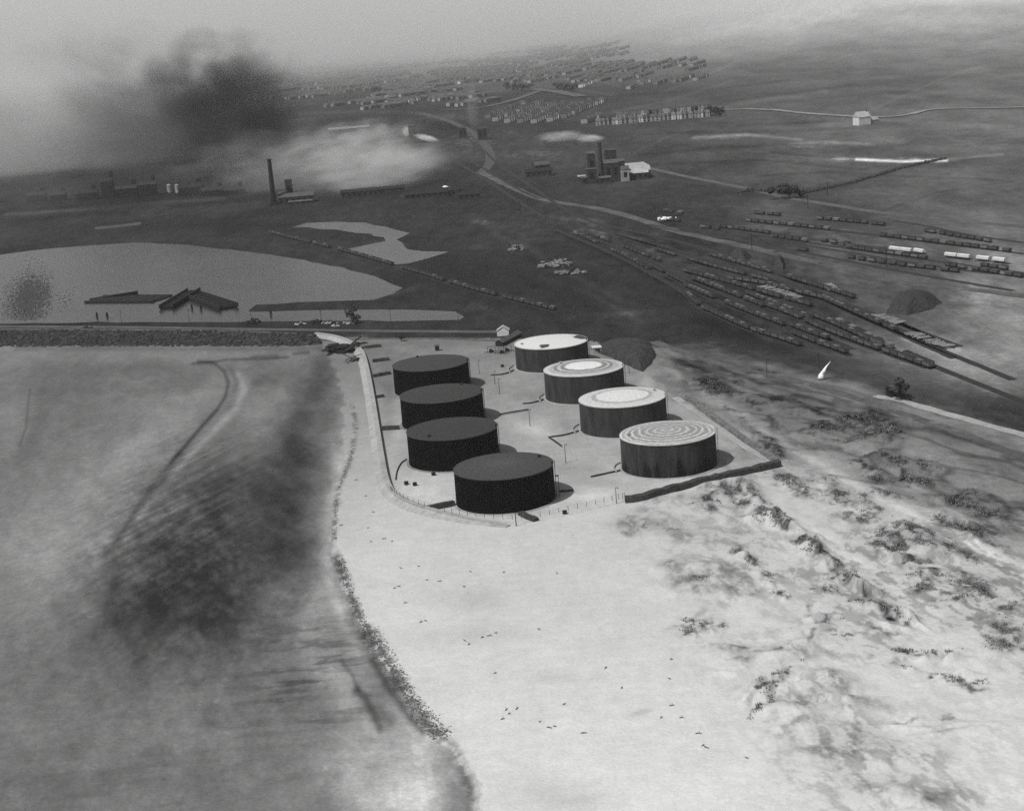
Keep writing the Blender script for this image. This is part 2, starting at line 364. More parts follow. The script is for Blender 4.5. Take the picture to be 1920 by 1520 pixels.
# ------------------------------------------------------------------ ground sheet
def build_ground():
    rad_ = math.radians
    side_ = np.concatenate([np.linspace(rad_(19.55), rad_(28), 170), np.linspace(rad_(28.2), rad_(48), 40)])
    th = np.concatenate([-side_[::-1], np.linspace(-rad_(19.5), rad_(19.5), 760), side_])
    t = np.concatenate([np.linspace(1.5, .56, 14)[:-1], np.linspace(.56, .0118, 800)])
    r = CAM_H / t
    RR, TT = np.meshgrid(r, th, indexing='ij')
    X = (RR * np.sin(TT)).ravel(); Y = (RR * np.cos(TT)).ravel(); R = RR.ravel()
    Z = terrain(X, Y)
    # --- surface tone of each zone, far land lightened to imitate haze
    n1 = fbm(X, Y * .4, 42, 5, 101); n2 = fbm(X, Y * .35, 6, 5, 102, .6); n3 = fbm(X, Y, 240, 4, 103)
    nf_ = 1 - .65 * sstep(1500, 3000, R); D = 45 + (34 * (n1 - .5) + 30 * (n2 - .5)) * nf_
    wet = np.zeros_like(X); grain = np.full_like(X, .85)
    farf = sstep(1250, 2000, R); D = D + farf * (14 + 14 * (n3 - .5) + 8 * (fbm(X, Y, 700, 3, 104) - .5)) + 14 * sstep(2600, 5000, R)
    T = X / np.maximum(Y, 1)
    rt = sstep(.02, .22, T) * sstep(930, 1300, R); D = D + rt * (30 + 24 * (n1 - .5)) + 76 * sstep(.16, .30, T) * sstep(600, 720, R) * (1 - sstep(860, 1300, R)) * (.75 + .5 * n1) + 14 * sstep(.2, .3, T) * sstep(900, 1200, R)
    D = D + 62 * sstep(2900, 5500, R) * sstep(.02, .16, T) + 36 * sstep(2900, 5200, R) * sstep(-.1, .0, T)  # far ground colour lightened with distance to make up for thin haze
    # fields of the plain
    fx = np.floor((X + 60 * (n3 - .5)) / 170.0); fy = np.floor((Y + X * .25 + 90 * (n3 - .5)) / 420.0)
    D = D + (_hash(fx, fy, 5) - .5) * 16 * sstep(1500, 2200, R)
    # yards of the right-hand sidings
    sid = inpoly(X, Y, PL([(1180, 430), (1500, 420), (1920, 470), (2100, 600), (2050, 720), (1750, 690), (1560, 668), (1440, 640), (1300, 575), (1210, 520)]))
    D = np.where(sid, D + 6 + 26 * (n2 - .5) + 20 * (n1 - .5), D)
    # ---- sands
    wx = X + 14 * (fbm(X, Y, 16, 4, 61) - .5); wy = Y + 34 * (fbm(X, Y, 20, 4, 62) - .5)
    sand = softpoly(wx, wy, PL(SANDS), 3.5, 12)
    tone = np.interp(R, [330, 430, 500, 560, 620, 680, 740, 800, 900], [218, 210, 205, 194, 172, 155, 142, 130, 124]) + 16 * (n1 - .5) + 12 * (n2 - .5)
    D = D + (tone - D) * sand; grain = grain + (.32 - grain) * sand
    yard = inpoly(X + 3 * (n2 - .5), Y + 6 * (n2 - .5), PL(YARD))
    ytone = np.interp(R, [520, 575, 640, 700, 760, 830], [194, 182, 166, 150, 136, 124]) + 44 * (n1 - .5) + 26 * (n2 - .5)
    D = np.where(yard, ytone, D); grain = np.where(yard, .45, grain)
    scrub = softpoly(wx, wy, PL(SCRUB), 14, 34) * ~yard
    ridge = np.abs(fbm(X + .4 * Y, Y * .45, 16, 4, 63) - .5) * 2
    D = D + scrub * (np.interp(R, [480, 560, 650, 720, 800], [152, 138, 120, 108, 104]) + 70 * (n1 - .5) + 46 * (n2 - .5) - 36 * sstep(.22, .0, ridge) - D)
    grain = grain + (.6 - grain) * scrub
    # dune hummocks and their grass
    nearm = R < 1000
    x, y = X[nearm], Y[nearm]
    hx = x + 9 * (fbm(x, y * .5, 8, 5, 5, .6) - .5); hy = y + 26 * (fbm(x, y * .5, 8, 5, 9, .6) - .5)
    brk = sstep(.40, .60, fbm(x, y * .55, 2.6, 5, 77, .65)); dk = np.zeros_like(x); gr = grain[nearm]
    for (a, b, rx, ry, ro, d, h) in HUM:
        d2 = blob_d2(hx, hy, a, b, rx, ry, ro); m = d2 < 5
        if m.any():
            e = np.exp(-1.1 * d2[m])
            dk[m] = np.maximum(dk[m], (d * 1.65 + 16) * e * (.38 + .9 * brk[m])); gr[m] = np.maximum(gr[m], .75 * e)
    dd = D[nearm]; dd = dd - dk
    # wind-combed streaks over the dunes
    scr = sstep(20, 90, x + (y - 400) * .02) * sstep(700, 430, y)
    st = fbm(x * 1.0 + y * .2, y * .4, 3, 5, 79, .65); pa = sstep(.36, .66, fbm(x, y * .6, 30, 4, 80))
    dd = dd - scr * (10 + 40 * pa) * sstep(.47, .62, st) - scr * 12 * pa
    l1 = np.abs(fbm(x * .6 + y * .35, y * .5, 9, 4, 95, .55) - .5); dd = dd - scr * pa * 22 * sstep(.035, .0, l1)
    D[nearm] = dd; grain[nearm] = gr
    # ---- tidal flats
    fxw = X + 5 * (fbm(X, Y, 9, 3, 71) - .5); fyw = Y + 9 * (fbm(X, Y, 12, 3, 72) - .5)
    flw = softpoly(fxw, fyw, PL(FLATS), 1.6, 4.5) * (R < 1000); fl = flw > 0
    x, y = X[fl], Y[fl]
    ys = y * .35; wxx = x + 12 * (fbm(x, ys, 14, 5, 81, .6) - .5); wyy = y + 36 * (fbm(x, ys, 14, 5, 82, .6) - .5)
    f = 122 + 24 * (fbm(x, ys, 34, 4, 83) - .5) + 20 * (fbm(x + .3 * y, ys, 4, 5, 84, .65) - .5)
    for (a, b, rx, ry, ro, d) in [
        (360, 950, 190, 80, -48, -34), (560, 790, 30, 110, 12, -34), (545, 900, 60, 120, 18, -30), (440, 1020, 150, 90, -50, -22), (390, 1120, 150, 70, -10, -14), (300, 1080, 120, 130, -60, -46), (330, 1150, 120, 60, 0, -36), (420, 900, 90, 70, -35, -30),
        (570, 860, 40, 90, 20, -36), (520, 980, 100, 80, -50, -34), (600, 715, 30, 70, 12, -52), (470, 1050, 110, 80, -20, -26), (300, 1230, 120, 50, 0, -14), (420, 1160, 130, 40, 0, -22),
        (550, 1150, 60, 60, 0, 16), (600, 1000, 34, 120, -5, 24), (640, 860, 24, 90, 0, 34), (615, 1120, 30, 60, -12, 24), (560, 1240, 80, 60, 0, -6),
        (150, 740, 80, 60, 0, -22), (80, 720, 50, 40, 0, -12), (260, 690, 200, 16, 0, -22), (330, 720, 80, 14, -8, -16), (300, 800, 130, 24, -40, 14), (200, 880, 160, 40, -30, 14), (200, 1000, 70, 70, 0, 26), (80, 1040, 100, 60, 0, 22),
        (480, 820, 60, 26, -40, 14), (520, 700, 50, 26, 0, -14), (500, 760, 50, 20, -30, 12), (100, 1260, 120, 60, 0, -8), (130, 1450, 180, 60, 0, -14), (330, 1380, 120, 50, 0, 8), (560, 1330, 80, 50, -10, -8), (480, 1480, 160, 30, -5, 0), (625, 1265, 46, 70, -30, 44),
        (700, 1400, 80, 50, 10, 46), (640, 1460, 60, 50, 0, 34), (805, 1440, 60, 70, 20, 72), (740, 1480, 80, 40, 0, 40), (760, 1350, 30, 40, -30, 30)]:
        f = f + d * np.exp(-blob_d2(wxx, wyy, a, b, rx, ry, ro)) * (.45 + 1.1 * fbm(x + .3 * y, ys, 9, 5, 85, .6))
    # ripple bars left by the ebb, and mottling over the dark banks
    rp = fbm(x * .3 + y * .05, y * .8, 3.4, 4, 86, .6); f = f - 44 * sstep(.47, .68, rp) * np.exp(-blob_d2(x, y, 590, 1250, 120, 110, 0))
    mo = fbm(x + .25 * y, y * .38, 3.2, 5, 87, .65); f = f - 62 * (mo - .5) * np.exp(-blob_d2(x, y, 360, 1050, 190, 190, -50)) * 2
    dg = fbm(x - y * .45, y * .14, 2.6, 5, 88, .65); f = f - 62 * (dg - .5) * np.exp(-blob_d2(x, y, 330, 960, 190, 120, -50)) * 1.6
    # edge of the dark bank
    f = f - 24 * stroke(x, y, [(205, 1030), (235, 990), (262, 950), (300, 905), (340, 850)], 9) - 20 * stroke(x, y, [(215, 1090), (205, 1150), (240, 1185), (262, 1230)], 16)
    # ebb channel
    CH = [(372, 676), (400, 678), (420, 694), (428, 716), (422, 742), (405, 768), (380, 795), (352, 828), (320, 865), (290, 900), (262, 940), (235, 985), (215, 1015)]
    f = f - 52 * stroke(x, y, CH[:9], 3.2) - 20 * stroke(x, y, CH[5:], 5) + 30 * stroke(x, y, [(446, 700), (458, 728), (440, 766), (398, 808), (350, 858), (300, 912), (260, 965)], 7) + 30 * stroke(x, y, [(642, 850), (618, 950), (612, 1040), (626, 1110), (652, 1180), (676, 1230)], 13)
    f = f - 46 * stroke(x, y, [(360, 680), (400, 677), (425, 672), (470, 672), (500, 671), (540, 668)], 2.4) - 34 * stroke(x, y, [(470, 668), (520, 666)], 3) - 46 * stroke(x, y, [(550, 662), (578, 659)], 2.8)
    f = f - 22 * stroke(x, y, [(432, 690), (446, 712), (438, 730)], 5) - 20 * stroke(x, y, [(478, 715), (500, 706), (515, 715)], 9) - 22 * stroke(x, y, [(20, 652), (600, 652)], 5)
    f = f - 26 * stroke(x, y, [(56, 726), (48, 800), (36, 835)], 2.2) - 16 * stroke(x, y, [(80, 740), (70, 800), (40, 850)], 18)
    # creek under the beach scarp
    f = f - 60 * stroke(x, y, [(668, 1290), (685, 1305), (700, 1335), (712, 1362)], 8) - 34 * stroke(x, y, [(716, 1335), (730, 1350)], 12) - 50 * stroke(x, y, [(700, 1235), (725, 1280), (755, 1325), (790, 1368)], 7) - 30 * stroke(x, y, [(640, 1235), (660, 1262), (672, 1290)], 4)
    sl = fbm(x * .22 + y * .02, y * 1.1, 5, 3, 89); f = f - 9 * sstep(.5, .8, sl) * sstep(450, 380, y)
    f = f + 12 * (fbm(x, ys, 1.3, 3, 187) - .5) + 16 * (fbm(x + y * .2, y * .2, 7, 4, 188) - .5)
    w_ = flw[fl]; f = np.where(f < 105, 105 - (105 - f) * .78, f); D[fl] = D[fl] * (1 - w_) + f * w_; wet[fl] = .55 * w_; grain[fl] = .5
    # tide wrack along the scarp
    wk = fbm(X, Y, 2.6, 4, 91); m = R < 700
    for pts, w, d in (([(632, 1045), (645, 1075), (655, 1110), (672, 1150), (690, 1185)], 8, 80), ([(690, 1185), (712, 1215), (740, 1262), (772, 1310), (800, 1350), (826, 1376)], 13, 78),
                      ([(660, 760), (668, 800), (660, 850), (650, 880), (634, 915), (628, 960), (626, 1010)], 5, 46), ([(682, 690), (690, 740), (700, 800)], 5, 44), ([(850, 1400), (872, 1440), (884, 1490)], 12, 44)):
        D[m] -= d * stroke(X[m], Y[m], pts, w) * sstep(.36, .6, wk[m])
    # smears on the beach and in the yard
    for (a, b, rx, ry, ro, d) in [(1205, 985, 60, 14, 0, -18), (880, 1120, 70, 20, 0, -14), (1040, 1270, 40, 8, 0, -12), (900, 1190, 80, 16, 0, -10), (1200, 1335, 22, 5, -14, -30), (1390, 1290, 20, 8, 0, -16), (1010, 1480, 60, 40, 0, -12), (1080, 1500, 60, 30, 0, -16),
        (1080, 800, 60, 12, 6, -16), (1060, 880, 60, 14, 0, -22), (1120, 905, 50, 10, 0, -18), (960, 820, 50, 14, 10, -14), (990, 740, 50, 12, 0, -12), (760, 855, 20, 30, 0, -16), (728, 800, 12, 30, 0, -22), (730, 740, 12, 20, 0, -18), (1010, 800, 40, 14, 0, 16), (820, 925, 60, 22, 0, 14),
        (1110, 930, 60, 10, 0, 12), (1270, 903, 90, 6, -8, 16), (1395, 850, 20, 20, 20, -22), (800, 655, 100, 10, 0, 10), (1215, 720, 20, 20, 0, 20), (900, 700, 40, 30, 0, 6)]:
        D = D + d * blob(X, Y, a, b, rx, ry, ro) * (.6 + .8 * n2)
    # ---- tips, cinder and pale patches on the black ground
    sp_ = sstep(.45, .7, n2) * 1.2
    D = D - 0.0
    for (a, b, rx, ry, ro, d) in [(910, 418, 26, 6, 4, 40), (960, 468, 12, 6, 0, 36), (895, 463, 18, 5, 0, 24), (1135, 435, 40, 5, 6, 34), (1110, 425, 50, 8, 6, 20), (1185, 447, 34, 4, 6, 34), (1080, 410, 60, 6, 5, 20),
        (1140, 590, 60, 5, -4, 26), (1180, 585, 20, 4, 0, 26), (750, 548, 26, 3, -18, 36), (700, 540, 30, 3, -8, 18), (900, 575, 30, 5, 0, 18), (1600, 300, 60, 4, 2, 50), (1720, 300, 60, 5, 2, 56), (1560, 270, 90, 5, -2, 26), (1380, 256, 60, 3, -4, 40), (1500, 275, 60, 3, 0, 26),
        (880, 265, 40, 20, 0, 30), (1000, 290, 60, 8, 0, 26), (1040, 262, 50, 10, 0, 20), (960, 250, 30, 8, 0, 20), (830, 220, 60, 8, 0, 22), (700, 478, 40, 3, 0, 30), (1500, 535, 30, 4, 4, 30), (1430, 508, 40, 4, 20, 22), (1560, 560, 30, 5, 20, 24), (1830, 560, 60, 20, 0, 22), (1750, 530, 80, 10, 6, 20), (1730, 640, 50, 12, 10, 40), (1820, 640, 60, 30, 0, 10), (1850, 720, 70, 30, 0, 16),
        (1370, 480, 24, 8, 0, -20), (1460, 492, 20, 10, 0, -22), (560, 395, 100, 12, 0, -8), (1000, 520, 140, 40, 10, -6), (300, 425, 250, 14, 0, -12), (250, 372, 200, 9, -3, -22), (90, 380, 60, 8, 0, -16), (860, 500, 120, 40, 10, -10), (1330, 600, 60, 26, 20, -4), (1350, 390, 60, 8, 0, 12)]:
        D = D + d * blob(X, Y, a, b, rx, ry, ro) * (.5 + sp_ * .7)
    for pts, w, d in (([(180, 428), (230, 423), (262, 419)], 2.2, 60), ([(10, 402), (150, 393), (300, 380), (420, 372)], 3, 26), ([(0, 415), (120, 404), (240, 400)], 5, -10), ([(1240, 335), (1330, 345), (1400, 352)], 3, 10),
                      ([(1215, 470), (1240, 462)], 3, 24), ([(1500, 363), (1600, 342), (1700, 312), (1770, 298)], 3, -26), ([(1440, 285), (1560, 296), (1620, 303)], 2, -20), ([(1200, 292), (1350, 276), (1500, 272)], 3, -18), ([(1605, 299), (1690, 303), (1775, 301)], 2.4, 160), ([(1560, 298), (1600, 299)], 1.6, 40), ([(1300, 258), (1400, 252), (1500, 262)], 2.6, 44), ([(1480, 270), (1560, 266), (1640, 272)], 2.4, 30), ([(1780, 298), (1880, 290)], 2, 34),
                      ([(1250, 250), (1480, 246), (1600, 240)], 3, -16), ([(1380, 236), (1560, 228)], 2.5, -14), ([(1200, 310), (1420, 300), (1620, 318)], 2, -14), ([(1420, 330), (1560, 322), (1700, 330), (1880, 338)], 2, -14), ([(1650, 398), (1760, 360), (1900, 340)], 2, -12), ([(1150, 180), (1300, 172), (1480, 150)], 2.2, -14), ([(1360, 190), (1600, 160)], 2, -12), ([(1600, 222), (1760, 150), (1850, 120)], 2, 12), ([(1300, 240), (1240, 262), (1190, 286)], 2, 14),
                      ([(880, 130), (1100, 118), (1300, 126)], 2.4, 12), ([(600, 160), (800, 142), (900, 128)], 2.4, 12), ([(700, 152), (860, 190)], 2, 10), ([(560, 180), (620, 150)], 2, 10), ([(1040, 130), (1150, 160)], 2, 12), ([(880, 178), (1000, 160), (1150, 178)], 2.5, 14),
                      ([(1040, 432), (1150, 480), (1280, 548)], 5, -16), ([(1090, 420), (1260, 474), (1420, 556)], 4, -16), ([(1140, 424), (1340, 480), (1560, 580)], 4, -14), ([(1300, 600), (1420, 640), (1540, 684), (1680, 720)], 10, -8), ([(1010, 520), (1100, 548), (1200, 600)], 5, 10), ([(930, 440), (1000, 470), (1080, 520), (1160, 560)], 6, 12),
                      ([(1240, 660), (1330, 700), (1450, 745), (1600, 800)], 3, -22), ([(1250, 690), (1330, 740), (1420, 800), (1500, 850), (1640, 930), (1800, 1010), (1920, 1070)], 9, 26), ([(1350, 690), (1460, 730), (1600, 770)], 4, -18), ([(1400, 930), (1500, 985), (1620, 1060), (1760, 1150)], 10, 14), ([(1150, 210), (1250, 190), (1380, 150)], 2, 14), ([(1250, 170), (1390, 120)], 2, 14), ([(1330, 206), (1420, 190), (1550, 172)], 4, 18), ([(900, 150), (960, 130), (1010, 112)], 2.5, 14), ([(930, 105), (960, 62)], 2, 8), ([(940, 100), (1000, 70)], 2, 8),
                      ([(1440, 96), (1560, 80), (1680, 48), (1760, 22)], 2.5, 8), ([(560, 213), (700, 209), (780, 212), (850, 228), (905, 262)], 3, 20), ([(600, 232), (760, 216), (860, 240)], 12, -16), ([(400, 190), (700, 180)], 20, -10), ([(1060, 165), (1130, 142)], 8, -10)):
        D = D + d * stroke(X, Y, pts, w)
    D = np.maximum(D, 14)
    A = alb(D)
    # mesh
    nr, nc = RR.shape
    idx = np.arange(nr * nc).reshape(nr, nc)
    q = np.stack([idx[:-1, :-1], idx[:-1, 1:], idx[1:, 1:], idx[1:, :-1]], -1).reshape(-1, 4)
    me = bpy.data.meshes.new('ground')
    me.vertices.add(nr * nc); me.vertices.foreach_set('co', np.stack([X, Y, Z], -1).astype(np.float32).ravel())
    me.loops.add(q.size); me.loops.foreach_set('vertex_index', q.astype(np.int32).ravel())
    me.polygons.add(len(q)); me.polygons.foreach_set('loop_start', np.arange(0, q.size, 4, dtype=np.int32))
    me.polygons.foreach_set('use_smooth', np.ones(len(q), bool))
    me.update(); me.validate()
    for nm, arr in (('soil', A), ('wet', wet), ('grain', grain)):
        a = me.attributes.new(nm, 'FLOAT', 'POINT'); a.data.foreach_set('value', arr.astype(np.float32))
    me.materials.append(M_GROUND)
    o = bpy.data.objects.new('ground', me); COL.objects.link(o); o['kind'] = 'structure'
    return o
build_ground()

# ------------------------------------------------------------------ water, roads, tracks
def sheet(name, pts, z, m, kind='structure'):
    import bmesh
    bm = bmesh.new(); vs = [bm.verts.new((x, y, z)) for x, y in pts]
    f = bm.faces.new(vs); f.normal_update()
    if f.normal.z < 0: f.normal_flip()
    bmesh.ops.triangulate(bm, faces=[f])
    me = bpy.data.meshes.new(name); bm.to_mesh(me); bm.free(); me.materials.append(m)
    o = bpy.data.objects.new(name, me); COL.objects.link(o); o['kind'] = kind; return o
def rough_edge(pts, amp, step, seed):
    rnd = random.Random(seed); out = []
    n = len(pts)
    for i in range(n):
        a = np.array(pts[i]); b = np.array(pts[(i + 1) % n]); L = np.linalg.norm(b - a); k = max(1, int(L / step))
        nr = np.array([-(b - a)[1], (b - a)[0]]) / (L + 1e-6)
        for j in range(k):
            p = a + (b - a) * j / k
            if L < 900: p = p + nr * rnd.gauss(0, amp)
            out.append((float(p[0]), float(p[1])))
    return out
LAGOON = [(-500, 510), (-200, 490), (0, 478), (60, 470), (150, 462), (250, 455), (330, 458), (430, 468), (520, 480), (570, 488), (620, 498), (655, 507), (700, 518),
          (740, 532), (752, 540), (735, 552), (700, 562), (640, 565), (560, 567), (475, 572), (470, 582), (480, 584), (600, 582), (760, 580), (850, 585), (872, 594),
          (860, 601), (780, 602), (640, 602), (470, 603), (300, 604), (100, 606), (-500, 612)]
CREEK = [(556, 426), (575, 418), (630, 416), (684, 418), (724, 425), (770, 437), (746, 449), (760, 461), (792, 472), (843, 472), (816, 481), (765, 494), (741, 496), (711, 486),
         (670, 475), (649, 468), (684, 460), (724, 452), (719, 445), (684, 440), (630, 431), (575, 427)]
sheet('lagoon_water', rough_edge(PL(LAGOON), 1.2, 14, 1), .06, M_WATER)
sheet('creek_water', rough_edge(PL(CREEK), 1.4, 14, 2), .06, M_WATER)

def dens(pts, step):
    out = [pts[0]]
    for a, b in zip(pts[:-1], pts[1:]):
        L = math.dist(a, b); k = max(1, int(L / step))
        for j in range(1, k + 1): out.append((a[0] + (b[0] - a[0]) * j / k, a[1] + (b[1] - a[1]) * j / k))
    return out
def smooth_line(pts, it=2):
    for _ in range(it):
        q = [pts[0]]
        for a, b in zip(pts[:-1], pts[1:]):
            q += [(a[0] * .75 + b[0] * .25, a[1] * .75 + b[1] * .25), (a[0] * .25 + b[0] * .75, a[1] * .25 + b[1] * .75)]
        q.append(pts[-1]); pts = q
    return pts
def ribbon(name, px, width, m, lift=.05, jit=.15, seed=0, sm=2, hill=False):
    rnd = random.Random(seed)
    if hill:
        pts = [PT(a, b)[:2] for a, b in px]
    else: pts = PL(px)
    pts = dens(smooth_line(pts, sm), 14 if not hill else 40); mb = MB(); n = len(pts)
    for i, p in enumerate(pts):
        a = np.array(pts[max(i - 1, 0)]); b = np.array(pts[min(i + 1, n - 1)]); t = (b - a) / (np.linalg.norm(b - a) + 1e-9); nr = np.array([-t[1], t[0]])
        w1 = width / 2 * (1 + rnd.uniform(-jit, jit)); w2 = width / 2 * (1 + rnd.uniform(-jit, jit))
        for s_, w in ((1, w1), (-1, w2)):
            x, y = np.array(p) + nr * s_ * w
            zz = gz(x, y)
            mb.v.append((float(x), float(y), zz + lift))
    for i in range(n - 1):
        mb.f.append((2 * i + 1, 2 * i + 3, 2 * i + 2, 2 * i)); mb.m.append(0)
    o = mb.build(name, m); o['kind'] = 'structure'; return o
ribbon('road', [(900, 322), (930, 338), (975, 358), (1012, 374), (1060, 382), (1120, 390), (1190, 408), (1260, 432), (1330, 448), (1400, 462), (1500, 486), (1600, 505), (1700, 525), (1800, 540), (1960, 560)], 9, M_ROADG, .06, .2, 1)
ribbon('road', [(1212, 314), (1280, 330), (1360, 345), (1440, 362), (1480, 372), (1560, 384), (1640, 398), (1740, 408), (1880, 422), (2000, 432)], 8, M_ROADG, .07, .1, 2)
ribbon('road', [(790, 212), (840, 226), (880, 244), (905, 262), (925, 300), (905, 322)], 11, mat('cinder_road', .055, var=.4, scale=.2), .1, .1, 3)
ribbon('path', [(1640, 742), (1690, 750), (1760, 772), (1840, 795), (1920, 816), (2050, 850)], 4.5, M_CONC, .08, .25, 4)
ribbon('cinder_track', [(1225, 640), (1300, 668), (1380, 690), (1460, 706), (1540, 725), (1620, 752), (1700, 778), (1790, 808), (1920, 855)], 5, M_ROADG, .05, .25, 5)
ribbon('path', [(1458, 872), (1410, 846), (1380, 826), (1330, 790), (1265, 746)], 3.0, M_CONC, .1, .25, 6)
ribbon('road', [(-200, 613), (0, 612), (300, 614), (590, 619), (760, 621), (940, 622)], 6, M_ROADG, .05, .15, 7)
ribbon('road', [(640, 637), (760, 634), (860, 635), (960, 640)], 4, M_ROADG, .05, .2, 8)
ribbon('road', [(1000, 168), (1040, 172), (1090, 182)], 26, M_ROADG, 1.2, .2, 9, 1, True)
ribbon('road', [(1330, 208), (1430, 205), (1530, 216), (1640, 222), (1700, 218), (1740, 206), (1800, 205), (1960, 202)], 11, M_ROAD, 1.0, .2, 10, 1, True)
ribbon('road', [(830, 208), (900, 204), (960, 190), (1010, 172)], 16, M_ROADG, 1.0, .2, 11, 1)

# ------------------------------------------------------------------ revetment of the lagoon bank
def build_revetment():
    front = dens(PL([(-260, 652), (0, 650), (150, 649), (300, 648), (450, 648), (560, 648), (604, 644)]), 6)
    back = dens(PL([(-260, 620), (0, 619), (150, 619), (300, 620), (450, 622), (560, 626), (592, 628)], 2.6), 6)
    n = 160; rnd = random.Random(4)
    def samp(l, t):
        i = t * (len(l) - 1); k = min(int(i), len(l) - 2); u = i - k
        return np.array(l[k]) * (1 - u) + np.array(l[k + 1]) * u
    mb = MB(); rows = 9
    for i in range(n):
        a = samp(front, i / (n - 1)); b = samp(back, i / (n - 1)); d = (b - a)
        for j in range(rows):
            p = a + d * (j / (rows - 3)); z = -.9 + 3.5 * min(j / (rows - 3), 1.0) + (0 if j >= rows - 3 else rnd.uniform(-.35, .35))
            if j == rows - 1: z = 0
            mb.v.append((p[0], p[1], z))
    for i in range(n - 1):
        for j in range(rows - 1):
            a = i * rows + j; mb.f.append((a, a + rows, a + rows + 1, a + 1)); mb.m.append(1 if j == rows - 3 else 0)
    o = mb.build('stone_embankment', [M_STONE, M_ROADG]); tag(o, 'long dark stone embankment holding back the lagoon, between water and tidal flats', 'embankment')
    st = MB()
    for k in range(2600):
        t = rnd.random(); j = rnd.random(); a = samp(front, t); b = samp(back, t); p = a + (b - a) * j
        st.ico((p[0], p[1], -.9 + 3.5 * j + .1), rnd.uniform(.6, 1.25), k, .8)
    s = st.build('rubble_stone', mat('rubble', .032, var=.7, scale=.25, bump=.3), o); s['kind'] = 'stuff'
build_revetment()

# ------------------------------------------------------------------ sea wall round the tank yard
WALL = [(592, 630), (625, 634), (652, 643), (670, 654), (682, 668), (690, 700), (700, 755), (709, 815), (717, 865), (723, 900), (732, 925), (752, 942), (790, 958), (840, 970), (900, 979), (955, 986)]
def build_wall():
    pts = dens(smooth_line(PL(WALL), 4), 3.0); n = len(pts)
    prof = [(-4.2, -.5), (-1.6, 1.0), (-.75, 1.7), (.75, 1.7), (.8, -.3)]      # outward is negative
    mb = MB(); cop = MB()
    for i, p in enumerate(pts):
        a = np.array(pts[max(i - 1, 0)]); b = np.array(pts[min(i + 1, n - 1)]); t = (b - a) / np.linalg.norm(b - a); nr = np.array([-t[1], t[0]])
        fade = 1.0 if i < n * .8 else max(.12, 1 - (i - n * .8) / (n * .2))
        for d, z in prof:
            q = np.array(p) + nr * d * (1.0); mb.v.append((q[0], q[1], z * fade if z > 0 else z))
        for d, z in ((-.95, 1.705), (-.95, 1.95), (.95, 1.95), (.95, 1.705)):
            q = np.array(p) + nr * d; cop.v.append((q[0], q[1], z * fade))
    return pts, mb, cop, n, len(prof)
wpts, mb, cop, n, k = build_wall()
# the walk runs from the lagoon bank round the seaward side: left-hand normals point to the yard, so flip if needed
for i in range(n - 1):
    for j in range(k - 1):
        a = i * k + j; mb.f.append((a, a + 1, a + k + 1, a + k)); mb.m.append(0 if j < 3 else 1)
    for j in range(4):
        a = i * 4 + j; b = i * 4 + (j + 1) % 4; cop.f.append((a, b, b + 4, a + 4)); cop.m.append(0)
sea_wall = thing('sea_wall', 'pale concrete sea wall curving round the seaward side of the tank yard', 'wall')
mb.build('wall_face', [M_CONC, mat('shaded_inner_face', .03, var=.3)], sea_wall)  # inner face in darker concrete: its shade is put into the colour
cop.build('coping', M_CONC, sea_wall)

def low_wall(px, w, h, m, label, name='low_wall', cat='wall', group=None, z0=-.1, seed=0):
    rnd = random.Random(seed); pts = dens(PL(px), 1.6); n = len(pts); mb = MB()
    for i, p in enumerate(pts):
        a = np.array(pts[max(i - 1, 0)]); b = np.array(pts[min(i + 1, n - 1)]); t = (b - a) / np.linalg.norm(b - a); nr = np.array([-t[1], t[0]])
        hh = h * (1 + rnd.uniform(-.12, .12)); g = gz(*p)
        for d, z in ((-w / 2 * 1.3, z0), (-w / 2, hh), (w / 2, hh), (w / 2 * 1.3, z0)):
            q = np.array(p) + nr * (d + rnd.uniform(-.08, .08)); mb.v.append((q[0], q[1], g + z))
    for i in range(n - 1):
        for j in range(3):
            a = i * 4 + j; mb.f.append((a, a + 4, a + 5, a + 1)); mb.m.append(0)
    mb.f += [(0, 1, 2, 3), tuple((n - 1) * 4 + q for q in (3, 2, 1, 0))]; mb.m += [0, 0]
    return tag(mb.build(name, m), label, cat, group)
M_TURF = mat('turf_bank', .035, var=.4, scale=.8)
G_ = 'dark low walls inside the sea wall'
low_wall([(686, 653), (715, 650)], 1.6, 1.3, M_TURF, 'short dark low wall nearest the bend of the sea wall', group=G_, seed=1)
low_wall([(699, 679), (730, 675)], 1.6, 1.4, M_TURF, 'short dark low wall left of the farthest black tank, second from the wall bend', group=G_, seed=2)
low_wall([(701, 707), (732, 701)], 1.6, 1.4, M_TURF, 'short dark low wall beside the lower left edge of the farthest black tank', group=G_, seed=3)
low_wall([(706, 746), (720, 744)], 1.6, 1.2, M_TURF, 'shortest dark low wall, a stub against the sea wall left of the second black tank', group=G_, seed=4)
low_wall([(716, 806), (749, 804)], 1.6, 1.4, M_TURF, 'short dark low wall left of the third black tank', group=G_, seed=5)
low_wall([(791, 959), (820, 953), (852, 947)], 1.8, 1.6, M_TURF, 'long dark low wall reaching from the sea wall to the nearest black tank', group=G_, seed=6)
low_wall([(977, 964), (992, 972), (1006, 977)], 1.8, 1.2, M_TURF, 'dark low wall running seaward below the nearest black tank', group=G_, seed=7)
low_wall([(1172, 941), (1186, 940), (1210, 936), (1236, 928), (1263, 921), (1296, 912), (1329, 904), (1362, 896), (1395, 889), (1430, 882), (1461, 875)], 2.6, 2.0, M_TURF, 'long dark turf bank along the near side of the yard below the striped tank', 'turf_bank', 'bank', seed=8)
